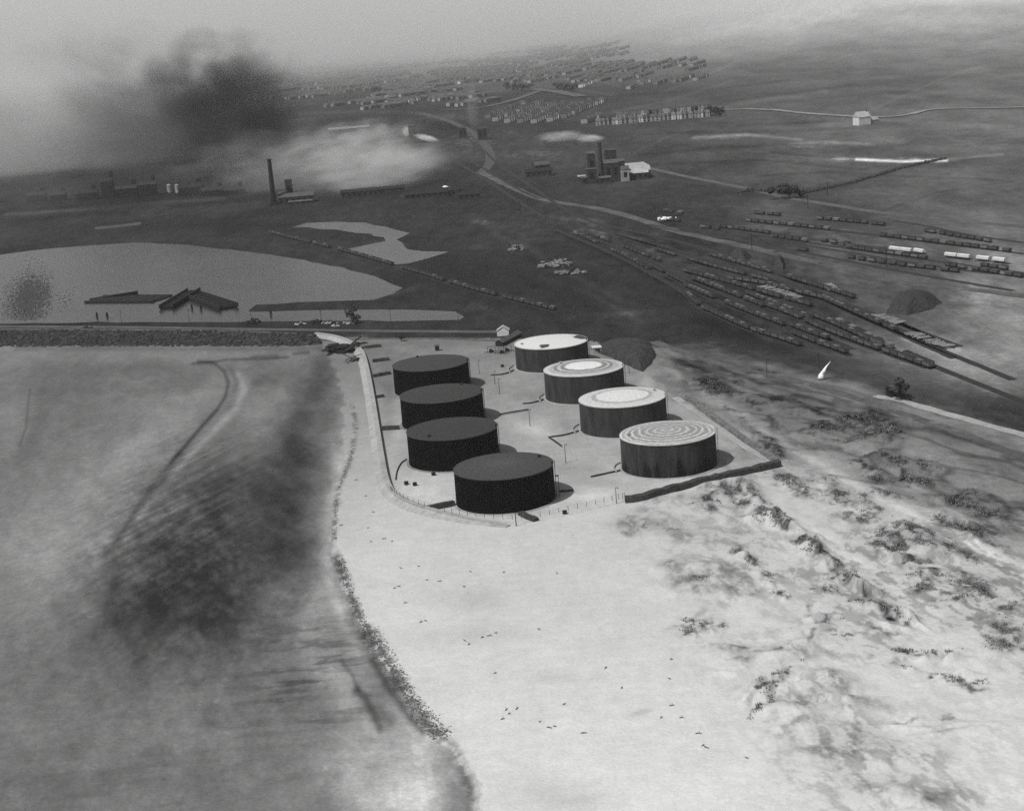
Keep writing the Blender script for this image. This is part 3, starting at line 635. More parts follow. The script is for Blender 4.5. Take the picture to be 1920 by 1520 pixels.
low_wall([(1455, 866), (1432, 850), (1405, 832), (1370, 806), (1330, 776), (1290, 748)], 2.4, 1.0, mat('sandy_bank', .12, var=.5, scale=.7), 'sandy scrub bank along the right side of the tank yard', 'turf_bank', 'bank', seed=9)

# ------------------------------------------------------------------ storage tanks
def ramp_roof(name, stops, noise, blotches=(), streak=0.0, rough=.8):
    m = bpy.data.materials.new(name); m.use_nodes = True; nt = m.node_tree; L = nt.links; b = nt.nodes['Principled BSDF']
    tc = N(nt, 'ShaderNodeTexCoord'); fl = N(nt, 'ShaderNodeMapping'); fl.inputs['Scale'].default_value = (1, 1, 0); L.new(tc.outputs['Object'], fl.inputs['Vector'])
    nz = N(nt, 'ShaderNodeTexNoise'); nz.inputs['Scale'].default_value = .24; nz.inputs['Detail'].default_value = 4; L.new(fl.outputs[0], nz.inputs['Vector'])
    ln = N(nt, 'ShaderNodeVectorMath', operation='LENGTH'); L.new(fl.outputs[0], ln.inputs[0])
    sc = N(nt, 'ShaderNodeMath', operation='MULTIPLY'); sc.inputs[1].default_value = 1 / 17.0; L.new(ln.outputs['Value'], sc.inputs[0])
    ad = N(nt, 'ShaderNodeMath', operation='MULTIPLY_ADD'); L.new(nz.outputs['Fac'], ad.inputs[0]); ad.inputs[1].default_value = .13; L.new(sc.outputs[0], ad.inputs[2])
    a2 = N(nt, 'ShaderNodeMath', operation='SUBTRACT'); a2.inputs[1].default_value = .065; L.new(ad.outputs[0], a2.inputs[0])
    cr_ = N(nt, 'ShaderNodeValToRGB'); el = cr_.color_ramp.elements
    while len(el) > 1: el.remove(el[-1])
    el[0].position = stops[0][0]; el[0].color = (stops[0][1],) * 3 + (1,)
    for p_, v in stops[1:]:
        e = el.new(p_); e.color = (v, v, v, 1)
    L.new(a2.outputs[0], cr_.inputs['Fac'])
    n2 = N(nt, 'ShaderNodeTexNoise'); n2.inputs['Scale'].default_value = .9; n2.inputs['Detail'].default_value = 5; n2.inputs['Roughness'].default_value = .7; L.new(fl.outputs[0], n2.inputs['Vector'])
    mr = N(nt, 'ShaderNodeMapRange'); mr.inputs['From Min'].default_value = .3; mr.inputs['From Max'].default_value = .7; mr.inputs['To Min'].default_value = 1 - noise * 1.5; mr.inputs['To Max'].default_value = 1 + noise * 1.3; L.new(n2.outputs['Fac'], mr.inputs['Value'])
    mx = N(nt, 'ShaderNodeMix', data_type='RGBA', blend_type='MULTIPLY'); mx.inputs[0].default_value = 1; L.new(cr_.outputs[0], mx.inputs[6])
    cc = N(nt, 'ShaderNodeCombineColor')
    for i in range(3): L.new(mr.outputs[0], cc.inputs[i])
    L.new(cc.outputs[0], mx.inputs[7]); last = mx.outputs[2]
    for (sx, sy, rx, ry) in blotches:  # multiplies the roof colour darker inside each oval
        mp = N(nt, 'ShaderNodeMapping', vector_type='TEXTURE'); mp.inputs['Location'].default_value = (sx, sy, 0); mp.inputs['Scale'].default_value = (rx, ry, 1)
        wv = N(nt, 'ShaderNodeVectorMath', operation='MULTIPLY_ADD'); L.new(nz.outputs['Color'], wv.inputs[0]); wv.inputs[1].default_value = (5, 7, 0); L.new(fl.outputs[0], wv.inputs[2])
        sb = N(nt, 'ShaderNodeVectorMath', operation='SUBTRACT'); L.new(wv.outputs[0], sb.inputs[0]); sb.inputs[1].default_value = (2.5, 3.5, 0)
        L.new(sb.outputs[0], mp.inputs['Vector'])
        l2 = N(nt, 'ShaderNodeVectorMath', operation='LENGTH'); L.new(mp.outputs[0], l2.inputs[0])
        q = N(nt, 'ShaderNodeMapRange'); q.inputs['From Min'].default_value = .85; q.inputs['From Max'].default_value = 1.05; q.inputs['To Min'].default_value = .1; q.inputs['To Max'].default_value = 1; L.new(l2.outputs['Value'], q.inputs['Value'])
        m2 = N(nt, 'ShaderNodeMix', data_type='RGBA', blend_type='MULTIPLY'); m2.inputs[0].default_value = 1; L.new(last, m2.inputs[6])
        c2 = N(nt, 'ShaderNodeCombineColor')
        for i in range(3): L.new(q.outputs[0], c2.inputs[i])
        L.new(c2.outputs[0], m2.inputs[7]); last = m2.outputs[2]
    L.new(last, b.inputs['Base Color']); b.inputs['Roughness'].default_value = rough; b.inputs['Specular IOR Level'].default_value = .2
    return m
def flat(v): return [(0, v), (1, v)]
TANKS = [  # px centre of roof, py, height, shell, roof, label
    (807, 680, 12.0, 'k', 'a', 'black-roofed oil tank at the landward end of the row by the sea wall'),
    (827, 737, 12.0, 'k', 'b', 'black-roofed oil tank by the sea wall, second from the landward end of its row'),
    (847, 803, 12.0, 'k', 'c', 'black-roofed oil tank by the sea wall, second from the beach end of its row'),
    (943.5, 873, 12.0, 'k', 'd', 'black oil tank with dark speckled roof and caged ladder at its row\'s beach end'),
    (1033, 640.5, 11.0, 'g', 'e', 'oil tank with a plain white roof bearing two dark stains, beside the spoil mound'),
    (1094, 689, 12.0, 'g', 'f', 'pale-roofed oil tank with a white disc inside dark roof rings'),
    (1166.5, 744.5, 12.0, 'g', 'g', 'oil tank with a mottled white roof, between the disc-roofed and the striped tank'),
    (1251.5, 811, 12.0, 's', 'h', 'oil tank with bright concentric rings on its roof and streaked sides, above the turf bank')]
RT = 16.9
tank_xy = []
def stained_side():
    m = mat('streaked_steel', .034, rough=.8, var=.35, scale=.7, var2=.3, scale2=.15, spec=.15, stretch=(1, 1, .2))
    nt = m.node_tree; L = nt.links; b = nt.nodes['Principled BSDF']; src = b.inputs['Base Color'].links[0].from_socket
    tc = N(nt, 'ShaderNodeTexCoord'); mp = N(nt, 'ShaderNodeMapping'); mp.inputs['Scale'].default_value = (.45, .45, .07); L.new(tc.outputs['Object'], mp.inputs['Vector'])
    nz = N(nt, 'ShaderNodeTexNoise'); nz.inputs['Scale'].default_value = 1; nz.inputs['Detail'].default_value = 5; L.new(mp.outputs[0], nz.inputs['Vector'])
    sp3 = N(nt, 'ShaderNodeSeparateXYZ'); L.new(tc.outputs['Object'], sp3.inputs[0])
    lo = N(nt, 'ShaderNodeMapRange'); lo.inputs['From Min'].default_value = 9; lo.inputs['From Max'].default_value = 2; lo.inputs['To Min'].default_value = 0; lo.inputs['To Max'].default_value = .25; L.new(sp3.outputs['Z'], lo.inputs['Value'])
    sm = N(nt, 'ShaderNodeMath', operation='ADD'); L.new(nz.outputs['Fac'], sm.inputs[0]); L.new(lo.outputs[0], sm.inputs[1])
    q = N(nt, 'ShaderNodeMapRange'); q.inputs['From Min'].default_value = .62; q.inputs['From Max'].default_value = .78; q.inputs['To Min'].default_value = 1; q.inputs['To Max'].default_value = .22; L.new(sm.outputs[0], q.inputs['Value'])
    cc = N(nt, 'ShaderNodeCombineColor')
    for i in range(3): L.new(q.outputs[0], cc.inputs[i])
    mx = N(nt, 'ShaderNodeMix', data_type='RGBA', blend_type='MULTIPLY'); mx.inputs[0].default_value = 1; L.new(src, mx.inputs[6]); L.new(cc.outputs[0], mx.inputs[7]); L.new(mx.outputs[2], b.inputs['Base Color'])
    return m
M_STREAK = stained_side()
e_blot = []
_c = np.array(P(1033, 640.5, 11))
for q_, rx, ry in (((1021, 651), 2.2, 3.0), ((1096, 632), 5.5, 6.0)):
    d_ = np.array(P(q_[0], q_[1], 11)) - _c; e_blot.append((d_[0], d_[1], rx, ry))
ROOFS = {
    'a': ramp_roof('dark_roof_a', flat(.045), .22), 'b': ramp_roof('dark_roof_b', flat(.04), .25), 'c': ramp_roof('dark_roof_c', flat(.036), .25),
    'd': ramp_roof('dark_roof_d', [(0, .07), (.45, .055), (1, .05)], .3),
    'e': ramp_roof('white_roof', [(0, .56), (.9, .56), (1, .5)], .1, e_blot),
    'f': ramp_roof('ringed_roof', [(0, .62), (.44, .62), (.47, .3), (.52, .18), (.58, .2), (.60, .42), (.64, .42), (.68, .18), (.73, .19), (.76, .36), (.86, .34), (.90, .46), (1, .46)], .2),
    'g': ramp_roof('mottled_roof', [(0, .58), (.58, .56), (.62, .34), (.68, .30), (.72, .46), (1, .5)], .22),
    'h': ramp_roof('striped_roof', [(0, 0.26), (.08, 0.29), (.11, 0.48), (.15, 0.28), (.24, 0.26), (.27, 0.48), (.31, 0.26), (.40, 0.25), (.43, 0.50), (.47, 0.26), (.56, 0.22), (.59, 0.49), (.63, 0.26), (.70, 0.22), (.73, 0.53), (.78, 0.26), (.84, 0.24), (.87, 0.53), (.91, 0.29), (.95, 0.33), (.97, 0.59), (1, 0.55)], .3)}
SHELLS = {'k': M_BLACKST, 'g': M_GREYST, 's': M_STREAK}
M_RIMD = mat('rim_angle_dark', .05, var=.2); M_RIML = mat('rim_angle_pale', .38, var=.2)
for (px, py, h, sh, rf, label) in TANKS:
    x, y = P(px, py, h); tank_xy.append((x, y, h))
    t = thing('oil_tank', label, 'oil tank', (x, y, 0), 0, 'oil storage tanks')
    mb = MB(); pr = []
    ncr = 6
    for i in range(ncr):
        r = RT - .02 * i; pr += [(r, h * i / ncr - (.3 if i == 0 else 0)), (r, h * (i + 1) / ncr)]
    mb.lathe(pr, 128); mb.build('shell', SHELLS[sh], t, smooth=False)
    rb = MB(); rb.lathe([(RT - .06, h + .02), (RT * .75, h + .55), (RT * .4, h + 1.0), (.01, h + 1.15)], 128); rb.build('roof', ROOFS[rf], t, smooth=True)
    rm = MB(); rm.lathe([(RT - .1, h - .22), (RT + .12, h - .22), (RT + .12, h + .1), (RT - .1, h + .1)], 128, closed=True); rm.build('rim', M_RIMD if sh == 'k' else M_RIML, t)
    bs = MB(); bs.lathe([(RT + .03, -.2), (RT + 1.1, -.2), (RT + .95, .22), (RT + .03, .25)], 96, closed=True); bs.build('base_ring', M_CONC if sh != 'k' or rf == 'd' else M_CONCD, t)
    # ladder with hoops on the landward side
    ld = MB(); a = math.radians(-8); lx, ly = math.cos(a), math.sin(a)
    for s_ in (-.35, .35):
        bx, by = (RT + .5) * lx - s_ * ly, (RT + .5) * ly + s_ * lx; ld.tube([(bx, by, 0), (bx, by, h + 1.3)], .07, 5)
        (ld.tube([(bx + .9, by, 0), (bx + .9, by, h * .66)], .07, 5) if rf == 'd' else None)
    for k_ in range(24):
        z = .5 * k_ + .4; ld.box(((RT + .5) * lx, (RT + .5) * ly, z), (.1, .7, .06), a)
    if rf == 'd': ld.box(((RT + 1.0) * lx, (RT + 1.0) * ly, h * .64), (1.2, 1.3, .12), a)
    ld.build('ladder', M_IRON, t)
    va = math.radians(random.uniform(0, 360)); vt = MB(); vt.lathe([(.45, 0), (.45, .55), (.7, .6), (.7, .75), (.01, .95)], 12, (RT * .82 * math.cos(va), RT * .82 * math.sin(va), h + .35)); vt.build('roof_vent', M_IRON if sh == 'k' else M_PIPE, t)
    rl = MB()
    for k_ in range(7):
        aa = a + (k_ - 3) * .035; rl.tube([((RT - .2) * math.cos(aa), (RT - .2) * math.sin(aa), h), ((RT - .2) * math.cos(aa), (RT - .2) * math.sin(aa), h + 1.1)], .05, 4)
    rl.tube([((RT - .2) * math.cos(a + (k_ - 3) * .035), (RT - .2) * math.sin(a + (k_ - 3) * .035), h + 1.1) for k_ in range(7)], .05, 4); rl.build('handrail', M_IRON, t)

# pipes at the tanks
def pipe(px, r, m, label, z=.35, name='pipe', group=None):
    pts = [(x, y, gz(x, y) + z) for x, y in dens(smooth_line(PL(px), 2), 2)]
    mb = MB(); mb.tube(pts, r, 6)
    o = thing(name, label, 'pipe', (pts[0][0], pts[0][1], 0), 0, group)
    b = mb.build('pipe_run', m, o); b.location = (-pts[0][0], -pts[0][1], 0)
    for i in range(1, len(pts), 5):
        sd = MB(); sd.box((0, 0, 0), (.5, .5, z), 0); s = sd.build('pipe_support', M_CONCD, o); s.location = (pts[i][0] - pts[0][0], pts[i][1] - pts[0][1], 0)
    return o
GP = 'pipes leading into the tank yard'
pipe([(1108, 895), (1140, 888), (1163, 883)], .28, M_IRON, 'dark pipe leading left from the foot of the striped tank', group=GP)
pipe([(1032, 820), (1058, 817), (1085, 809)], .28, M_IRON, 'dark pipe leading left from the mottled white tank', group=GP)
pipe([(980, 758), (1000, 756), (1019, 750)], .28, M_IRON, 'dark pipe leading left from the tank with the white disc', group=GP)
pipe([(920, 704), (945, 703), (963, 695)], .28, M_IRON, 'dark pipe leading left from the farthest pale-roofed tank', group=GP)
GA = 'pale looped pipes at the tank feet'
pipe([(1163, 868), (1154, 872), (1150, 880), (1156, 886)], .3, M_PIPE, 'pale looped pipe at the left foot of the striped tank', group=GA)
pipe([(1085, 796), (1076, 801), (1073, 808), (1079, 813)], .3, M_PIPE, 'pale looped pipe at the left foot of the mottled white tank', group=GA)
pipe([(1019, 740), (1011, 744), (1008, 750), (1014, 754)], .3, M_PIPE, 'pale looped pipe at the left foot of the tank with the white disc', group=GA)
pipe([(962, 686), (955, 690), (952, 696), (957, 700)], .3, M_PIPE, 'pale looped pipe at the left foot of the farthest pale-roofed tank', group=GA)
pipe([(937, 779), (965, 774), (990, 770)], .3, M_IRON, 'dark pipe right of the third black tank ending at a lamp pole', z=.6, group=GP)
pipe([(1029, 821), (1042, 830), (1053, 838)], .3, M_IRON, 'dark slanting pipe in the yard left of the mottled white tank', z=.5, group=GP)
pipe([(763, 862), (752, 868), (744, 884), (742, 900)], .22, M_IRON, 'thin dark pipe curving at the left foot of the third black tank', z=.3, group=GP)
pipe([(1049, 922), (1062, 922), (1074, 920)], .35, M_IRON, 'dark pipe crossing the shade of the nearest black tank', z=.4, group=GP)

# poles
def pole(px, py, top, label, arm=False, group='poles of the tank yard', r=.1, name='lamp_pole', cat='pole'):
    x, y = P(px, py); g = gz(x, y); o = thing(name, label, cat, (x, y, g), 0, group)
    mb = MB(); mb.tube([(0, 0, -.2), (0, 0, top)], [r * 1.3, r * .8], 6); mb.build('post', M_WOODD, o)
    if arm:
        ab = MB(); ab.box((0, 0, top - .7), (1.8, .14, .14)); ab.box((0, 0, top - 1.5), (1.4, .14, .14)); ab.build('cross_arm', M_WOODD, o)
    else:
        lb = MB(); lb.tube([(0, 0, top), (.5, 0, top + .15), (.7, 0, top - .1)], .06, 5); lb.lathe([(.02, .25), (.32, 0), (.3, -.03)], 10, (.7, 0, top - .35)); lb.build('lamp_bracket', M_IRON, o)
    return o
pole(899, 701, 6.5, 'thin lamp pole right of the farthest black tank')
pole(937, 739, 7, 'thin lamp pole in the yard between the second black tank and the disc tank')
pole(994, 799, 7, 'thin lamp pole in the middle of the yard at the end of a pipe')
pole(1061, 868, 7, 'thin lamp pole in the yard behind the nearest black tank')
pole(1156, 944, 5.5, 'thin pole with a dark head at the left end of the turf bank', r=.1)
pole(968, 986, 4.5, 'leaning dark post at the seaward corner of the yard fence', r=.14)
pole(928, 720, 6, 'thin lamp pole between the second black tank and the farthest pale-roofed tank')
pole(1180, 700, 6.5, 'thin lamp pole just right of the tank with the white disc')
GT = 'telegraph poles along the lagoon road'
for (a, b, s_) in ((603, 606, 'telegraph pole by the canal left of the tree'), (472, 606, 'telegraph pole at the open end of the spit'), (228, 606, 'telegraph pole below the low dark raft'),
                   (355, 604, 'telegraph pole under the angled rafts'), (733, 604, 'telegraph pole by the canal above the farthest black tank'), (860, 606, 'telegraph pole near the rounded end of the canal')):
    pole(a, b, 8, s_, True, GT, name='telegraph_pole')
pole(1536, 694, 8, 'telegraph pole beside the white steam jet right of the tanks', True, GT, name='telegraph_pole')
pole(1438, 702, 7, 'telegraph pole in the scrub beside the cinder track', True, GT, name='telegraph_pole')
for (a, b, s_) in ((1410, 470, 'telegraph pole beside the upper sidings left of the dark mound'), (1552, 368, 'telegraph pole on the plain road right of the round tree'), (1662, 500, 'telegraph pole along the road above the coal heap'), (1515, 392, 'telegraph pole below the plain road near the round tree'),
                   (976, 402, 'telegraph pole on the black ground below the road bend'), (1024, 412, 'telegraph pole on the black ground left of the pale tips')):
    pole(a, b, 11, s_, True, 'poles along the sidings and roads', name='telegraph_pole', r=.2)

# yard fence on the seaward side
fpx = smooth_line([(734, 928), (752, 941), (790, 957), (840, 969), (900, 978), (970, 984), (1040, 972), (1110, 956), (1172, 941)], 2)
fw = dens(PL(fpx), 4.2); fence = thing('wire_fence', 'thin post and wire fence along the seaward edge of the tank yard', 'fence', (fw[0][0], fw[0][1], 0))
for i, p in enumerate(fw[:99]):
    mb = MB(); mb.tube([(0, 0, 1.6 if i < 40 else 0), (random.uniform(-.08, .08), 0, 3.4 if i < 40 else 2.2)], .075, 5)
    q = mb.build('fence_post', M_WOODD, fence); q.location = (p[0] - fw[0][0], p[1] - fw[0][1], -.1)
mb = MB()
for z in (.9, 1.5, 2.0):
    mb.tube([(p[0] - fw[0][0], p[1] - fw[0][1], z + (1.2 if i < 40 else 0)) for i, p in enumerate(fw)], .018, 3)
mb.build('wire', M_IRON, fence)

# ------------------------------------------------------------------ huts and yard clutter
def building(name, label, cat, px, py, size, rise, rz, wall, roof, group=None, door=True, win=2, z=None, over=.3):
    x, y = P(px, py); g = gz(x, y) if z is None else z
    o = thing(name, label, cat, (x, y, g), rz, group)
    w, d, h = size; hw, hd = w / 2, d / 2
    mb = MB(); mb.box((0, 0, -.3), (w, d, h + .3))
    if rise > 0: mb.add([(-hw, -hd, h), (-hw, hd, h), (-hw, 0, h + rise * .97), (hw, -hd, h), (hw, hd, h), (hw, 0, h + rise * .97)], [(0, 2, 1), (3, 4, 5)])
    mb.build('wall', wall, o)
    rb = MB()
    if rise > 0:
        ev = .12
        for s_ in (-1, 1):
            y0, y1 = s_ * (hd + over), 0; z0, z1 = h - rise * over / hd + .05, h + rise + .05; xx = hw + over
            vs = [(-xx, y0, z0), (xx, y0, z0), (xx, y1, z1), (-xx, y1, z1)]; vs += [(a, b, c + ev) for a, b, c in vs]
            rb.add(vs, [(0, 1, 2, 3), (7, 6, 5, 4), (0, 4, 5, 1), (1, 5, 6, 2), (2, 6, 7, 3), (3, 7, 4, 0)])
    else: rb.box((0, 0, h), (w + .5, d + .5, .3))
    rb.build('roof', roof, o)
    if door:
        db = MB(); db.box((hw * .3, -hd - .04, 0), (min(1.2, w * .25), .06, min(2.1, h * .8))); db.build('door', M_IRON, o)
    for i in range(win):
        wb = MB(); wb.box((-hw + w * (i + .5) / win * .7 + .3, -hd - .04, h * .45), (min(1.4, w / win * .4), .06, h * .32)); wb.build('window', M_GLASS, o)
    return o
building('gate_hut', 'small white gabled hut behind the farthest pale-roofed tank', 'hut', 944, 628, (5.2, 6, 2.8), 1.8, math.radians(85), M_WHITE, M_ROOFL, win=1)
building('pump_house', 'small flat pale-roofed hut right of the farthest white-roofed tank', 'hut', 1119, 660, (4.0, 5, 2.4), 0, .1, M_CONC, M_LIGHTW, win=1)
building('long_shed', 'long low dark shed behind the farthest pale-roofed tank', 'shed', 954, 640, (24, 4, 2.0), 1.2, math.radians(66), M_WOODD, M_SLATE, win=3)
building('timber_shed', 'small dark shed on the plain far behind the tanks', 'shed', 1015, 318, (16, 10, 5), 3, .3, M_BRICK, M_SLATE, win=3)
building('watch_hut', 'small dark upright hut behind the farthest black tank', 'hut', 820, 657, (2.0, 2.0, 2.4), .5, 0, M_WOODD, M_SLATE, win=0)
building('trackside_hut', 'dark hut beside the bush on the cinder track at right', 'hut', 1676, 742, (5, 4, 3), 1.4, .3, M_WOODD, M_SLATE, win=1)
def pump(px, py, label):
    x, y = P(px, py); o = thing('pump_set', label, 'pump', (x, y, 0), random.uniform(-.3, .3), 'pumps between the tank rows')
    b = MB(); b.box((0, 0, 0), (2.4, 1.4, .4)); b.build('base', M_CONCD, o)
    b = MB(); b.lathe([(.01, 0), (.75, 0), (.75, 1.4), (.4, 1.8), (.01, 1.9)], 14, (-.5, 0, .4)); b.box((.6, 0, .4), (.9, .9, 1.1)); b.build('pump_body', M_IRON, o)
    b = MB(); b.tube([(-1.2, 0, .8), (-3.5, 0, .8), (-3.5, 0, .1)], .16, 6); b.tube([(1.0, 0, .8), (3.0, 0, .8), (3.0, 0, .1)], .16, 6); b.build('pump_pipe', M_IRON, o)
    b = MB(); b.tube([(1.9, .6, 0), (1.9, .6, 3.2)], .1, 5); b.tube([(-1.9, .6, 0), (-1.9, .6, 3.2)], .1, 5); b.tube([(-1.9, .6, 3.1), (1.9, .6, 3.1)], .1, 5); b.build('frame', M_IRON, o)
pump(942, 664, 'dark pump with iron frame left of the farthest pale-roofed tank'); pump(922, 662, 'dark pump farther left, between the two farthest tanks'); pump(952, 660, 'dark pump closest to the farthest pale-roofed tank')
def drum(px, py, label, r=.5):
    x, y = P(px, py); o = thing('oil_drum', label, 'drum', (x, y, gz(x, y)), 0, 'drums lying about the yard')
    b = MB(); b.lathe([(.01, 0), (r, 0), (r * 1.04, .25), (r, .5), (r * 1.04, .8), (r, 1.1), (.01, 1.1)], 12); b.build('drum_body', M_IRON, o)
    b = MB(); b.lathe([(r, 1.0), (r * 1.08, 1.0), (r * 1.08, 1.12), (r, 1.12)], 12, closed=True); b.build('hoop', M_IRON, o)
for (a, b, l) in ((762, 908, 'dark drum on the sand left of the nearest black tank, the left of a pair'), (778, 910, 'dark drum left of the nearest black tank, the right of a pair'), (813, 891, 'small dark drum in front of the third black tank'), (1059, 963, 'dark drum on the seaward fence line right of the nearest black tank'), (942, 688, 'dark upright drum in the yard left of the farthest pale-roofed tank')):
    drum(a, b, l, .75)

# ------------------------------------------------------------------ timber rafts and hulk in the lagoon
def raft(px, wid, h, label, name='timber_raft', group='timber structures in the lagoon', seed=0):
    a = np.array(P(*px[0])); b = np.array(P(*px[1])); L = np.linalg.norm(b - a); ang = math.atan2(b[1] - a[1], b[0] - a[0]); c = (a + b) / 2
    o = thing(name, label, 'raft', (c[0], c[1], 0), ang, group); rnd = random.Random(seed)
    mb = MB(); nn = int(wid / .8)
    for i in range(nn):
        yy = -wid / 2 + (i + .5) * wid / nn; l2 = L * rnd.uniform(.93, 1.0); mb.tube([(-l2 / 2, yy, h * .35), (l2 / 2, yy, h * .35)], .5, 6)
    mb.box((0, 0, .02), (L * .95, wid * .94, h * .3)); mb.build('log_deck', M_WOODD, o)
    mb = MB()
    for s_ in (-1, 1): mb.box((0, s_ * wid * .46, h * .3), (L, .8, h * .7))
    for i in range(8): mb.box((-L / 2 + (i + .5) * L / 8, 0, h * .5), (.7, wid, .5))
    mb.build('side_beams', M_WOODD, o)
raft([(312, 580), (364, 548)], 9, 3.0, 'left arm of the dark V of timber rafts, the steeper one', seed=1)
raft([(360, 556), (430, 579)], 12, 3.0, 'right arm of the dark V of timber rafts, the longer flatter one', seed=2)
raft([(176, 562), (306, 561)], 22, 1.2, 'low dark raft lying flat in the lagoon left of the V of rafts', seed=3)
def hulk():
    a = np.array(P(168, 561)); b = np.array(P(258, 554)); L = np.linalg.norm(b - a); ang = math.atan2(b[1] - a[1], b[0] - a[0]); c = (a + b) / 2
    o = thing('sunken_barge', 'slim dark barge tilted over the flat raft in the lagoon', 'barge', (c[0], c[1], 0), ang, 'timber structures in the lagoon')
    mb = MB(); n = 16
    for i in range(n + 1):
        t = i / n; w = 2.6 * math.sin(min(1, t * 1.6 + .12) * math.pi / 2) * (1 if t < .95 else .9); z = .4 + 2.4 * t
        for yy, zz in ((-w, z), (-w * .6, -.4), (w * .6, -.4), (w, z)): mb.v.append((-L / 2 + L * t, yy, zz))
    for i in range(n):
        for j in range(3): a_ = i * 4 + j; mb.f.append((a_, a_ + 4, a_ + 5, a_ + 1)); mb.m.append(0)
    mb.f += [(0, 1, 2, 3), tuple(n * 4 + q for q in (3, 2, 1, 0))]; mb.m += [0, 0]; mb.build('hull', M_WOODD, o)
    mb = MB(); mb.box((L * .1, 0, .9), (L * .6, 4.2, .3)); mb.build('deck', M_WOODD, o)
hulk()
def stub(px, py, label, s=1.0):
    x, y = P(px, py); o = thing('mooring_dolphin', label, 'mooring post', (x, y, 0), 0, 'mooring posts in the lagoon')
    b = MB()
    for k_ in range(4): b.tube([(math.cos(k_ * 1.57) * .8, math.sin(k_ * 1.57) * .8, -.5), (math.cos(k_ * 1.57) * .25, math.sin(k_ * 1.57) * .25, 2.4 * s)], .2, 6)
    b.build('pile', M_WOODD, o); b = MB(); b.lathe([(.01, 2.3 * s), (.6, 2.3 * s), (.6, 2.7 * s), (.01, 2.8 * s)], 10); b.build('cap', M_WOODD, o)
for a, b, l in ((182, 594, 'mooring post at the lagoon edge, left of a close pair'), (201, 594, 'mooring post at the lagoon edge, right of a close pair'), (360, 579, 'mooring post inside the V of rafts'), (377, 581, 'small mooring post right under the longer raft arm'), (508, 590, 'mooring post in the canal near its open end')): stub(a, b, l)

# gate and scrap by the canal
def scrap(px, py, s, m, label, name='scrap_heap', cat='scrap', seed=0, group=None, nb=10, flat_=.6):
    x, y = P(px, py); o = thing(name, label, cat, (x, y, gz(x, y)), 0, group); rnd = random.Random(seed); b = MB()
    for i in range(nb): b.box((rnd.gauss(0, s * .5), rnd.gauss(0, s * .4), rnd.uniform(0, s * .3)), (rnd.uniform(.2, .7) * s, rnd.uniform(.2, .5) * s, rnd.uniform(.1, .5) * s * flat_), rnd.uniform(0, 3), 0, rnd.uniform(.4, 1))
    b.build('rubble', m, o)
    b = MB()
    for i in range(3): b.tube([(rnd.uniform(-s, s), rnd.uniform(-s, s), .2), (rnd.uniform(-s, s), rnd.uniform(-s, s), s * .6)], .12 * s / 3, 5)
    b.build('beam', M_WOODD, o)
GS = 'heaps along the canal bank'
scrap(470, 606, 5, M_WOODD, 'dark timber heap at the end of the spit by the canal', seed=1, group=GS); scrap(652, 607, 3, M_CONC, 'pale rubble heap under the lone canal tree', seed=2, group=GS)
scrap(565, 609, 3.0, M_CONC, 'pale rubble heap on the canal bank left of the telegraph pole', seed=3, group=GS); scrap(610, 608, 3.2, M_ROOFL, 'grey-white rubble heap just right of the canal telegraph pole', seed=4, group=GS); scrap(628, 612, 2, M_WHITE, 'smallest pale rubble heap by the canal road', seed=5, group=GS)
scrap(592, 606, 4, M_WOODD, 'dark scrap heap on the canal bank beside the telegraph pole', seed=6, group=GS)
scrap(165, 616, 3, M_WOODD, 'dark heap on the embankment road far left', seed=7, group=GS)
scrap(644, 658, 9, M_WOODD, 'dark wreckage of brushwood on the beach by the sea wall bend', 'wreckage', 'wreckage', 8, None, 34, .35)
scrap(660, 677, 5, M_WOOD, 'grey broken timbers below the brushwood wreckage on the beach', 'wreckage', 'wreckage', 9, None, 14, .3)
GW = 'pale tips on the black ground'
for (a, b, s_, l) in ((1035, 494, 6, 'pale tip farthest up of a line of three on the black ground'), (1050, 500, 9, 'long pale tip in the middle of a line of three'), (1072, 514, 7, 'pale tip lowest of a line of three on the black ground'), (962, 468, 7, 'small pale tip alone on the black ground')):
    scrap(a, b, s_, M_CONCD, l, 'rubble_tip', 'rubble heap', int(a), GW, 14, .35)

# ------------------------------------------------------------------ trees
def crown_mb(h, w, n, seed, leaf=.9):
    rnd = random.Random(seed); mb = MB()
    cl = [(rnd.gauss(0, w * .26), rnd.gauss(0, w * .26), h * rnd.uniform(.35, .95), w * rnd.uniform(.14, .26)) for _ in range(9)]
    for i in range(n):
        c = rnd.choice(cl); d = Vector((rnd.gauss(0, 1), rnd.gauss(0, 1), rnd.gauss(0, 1))).normalized() * c[3] * rnd.uniform(.6, 1.1)
        p = Vector((c[0], c[1], c[2])) + d; a = Vector((rnd.gauss(0, 1), rnd.gauss(0, 1), rnd.gauss(0, .7))).normalized() * leaf; b = a.cross(d.normalized()).normalized() * leaf * .7
        mb.add([p - a - b * .3, p + b, p + a - b * .3, p - b], [(0, 1, 2, 3)])
    return mb
def tree(px, py, h, w, label, seed, group='trees', name='tree', n=260):
    x, y = P(px, py); o = thing(name, label, 'tree', (x, y, gz(x, y)), 0, group)
    t = MB(); t.tube([(0, 0, -.3), (.1, 0, h * .35), (0, .15, h * .7)], [w * .05, w * .035, w * .015], 7)
    for k_ in range(4): a = k_ * 1.7 + seed; t.tube([(0, 0, h * (.3 + .07 * k_)), (math.cos(a) * w * .3, math.sin(a) * w * .3, h * (.55 + .08 * k_))], [w * .022, w * .008], 5)
    t.build('trunk', M_BARK, o); crown_mb(h, w, n, seed, w * .09).build('crown', M_LEAF, o)
tree(660, 603, 7.5, 7, 'lone dark tree on the canal bank', 1); tree(1480, 372, 10, 15, 'round dark tree beside the plain road at right', 2, n=1500)
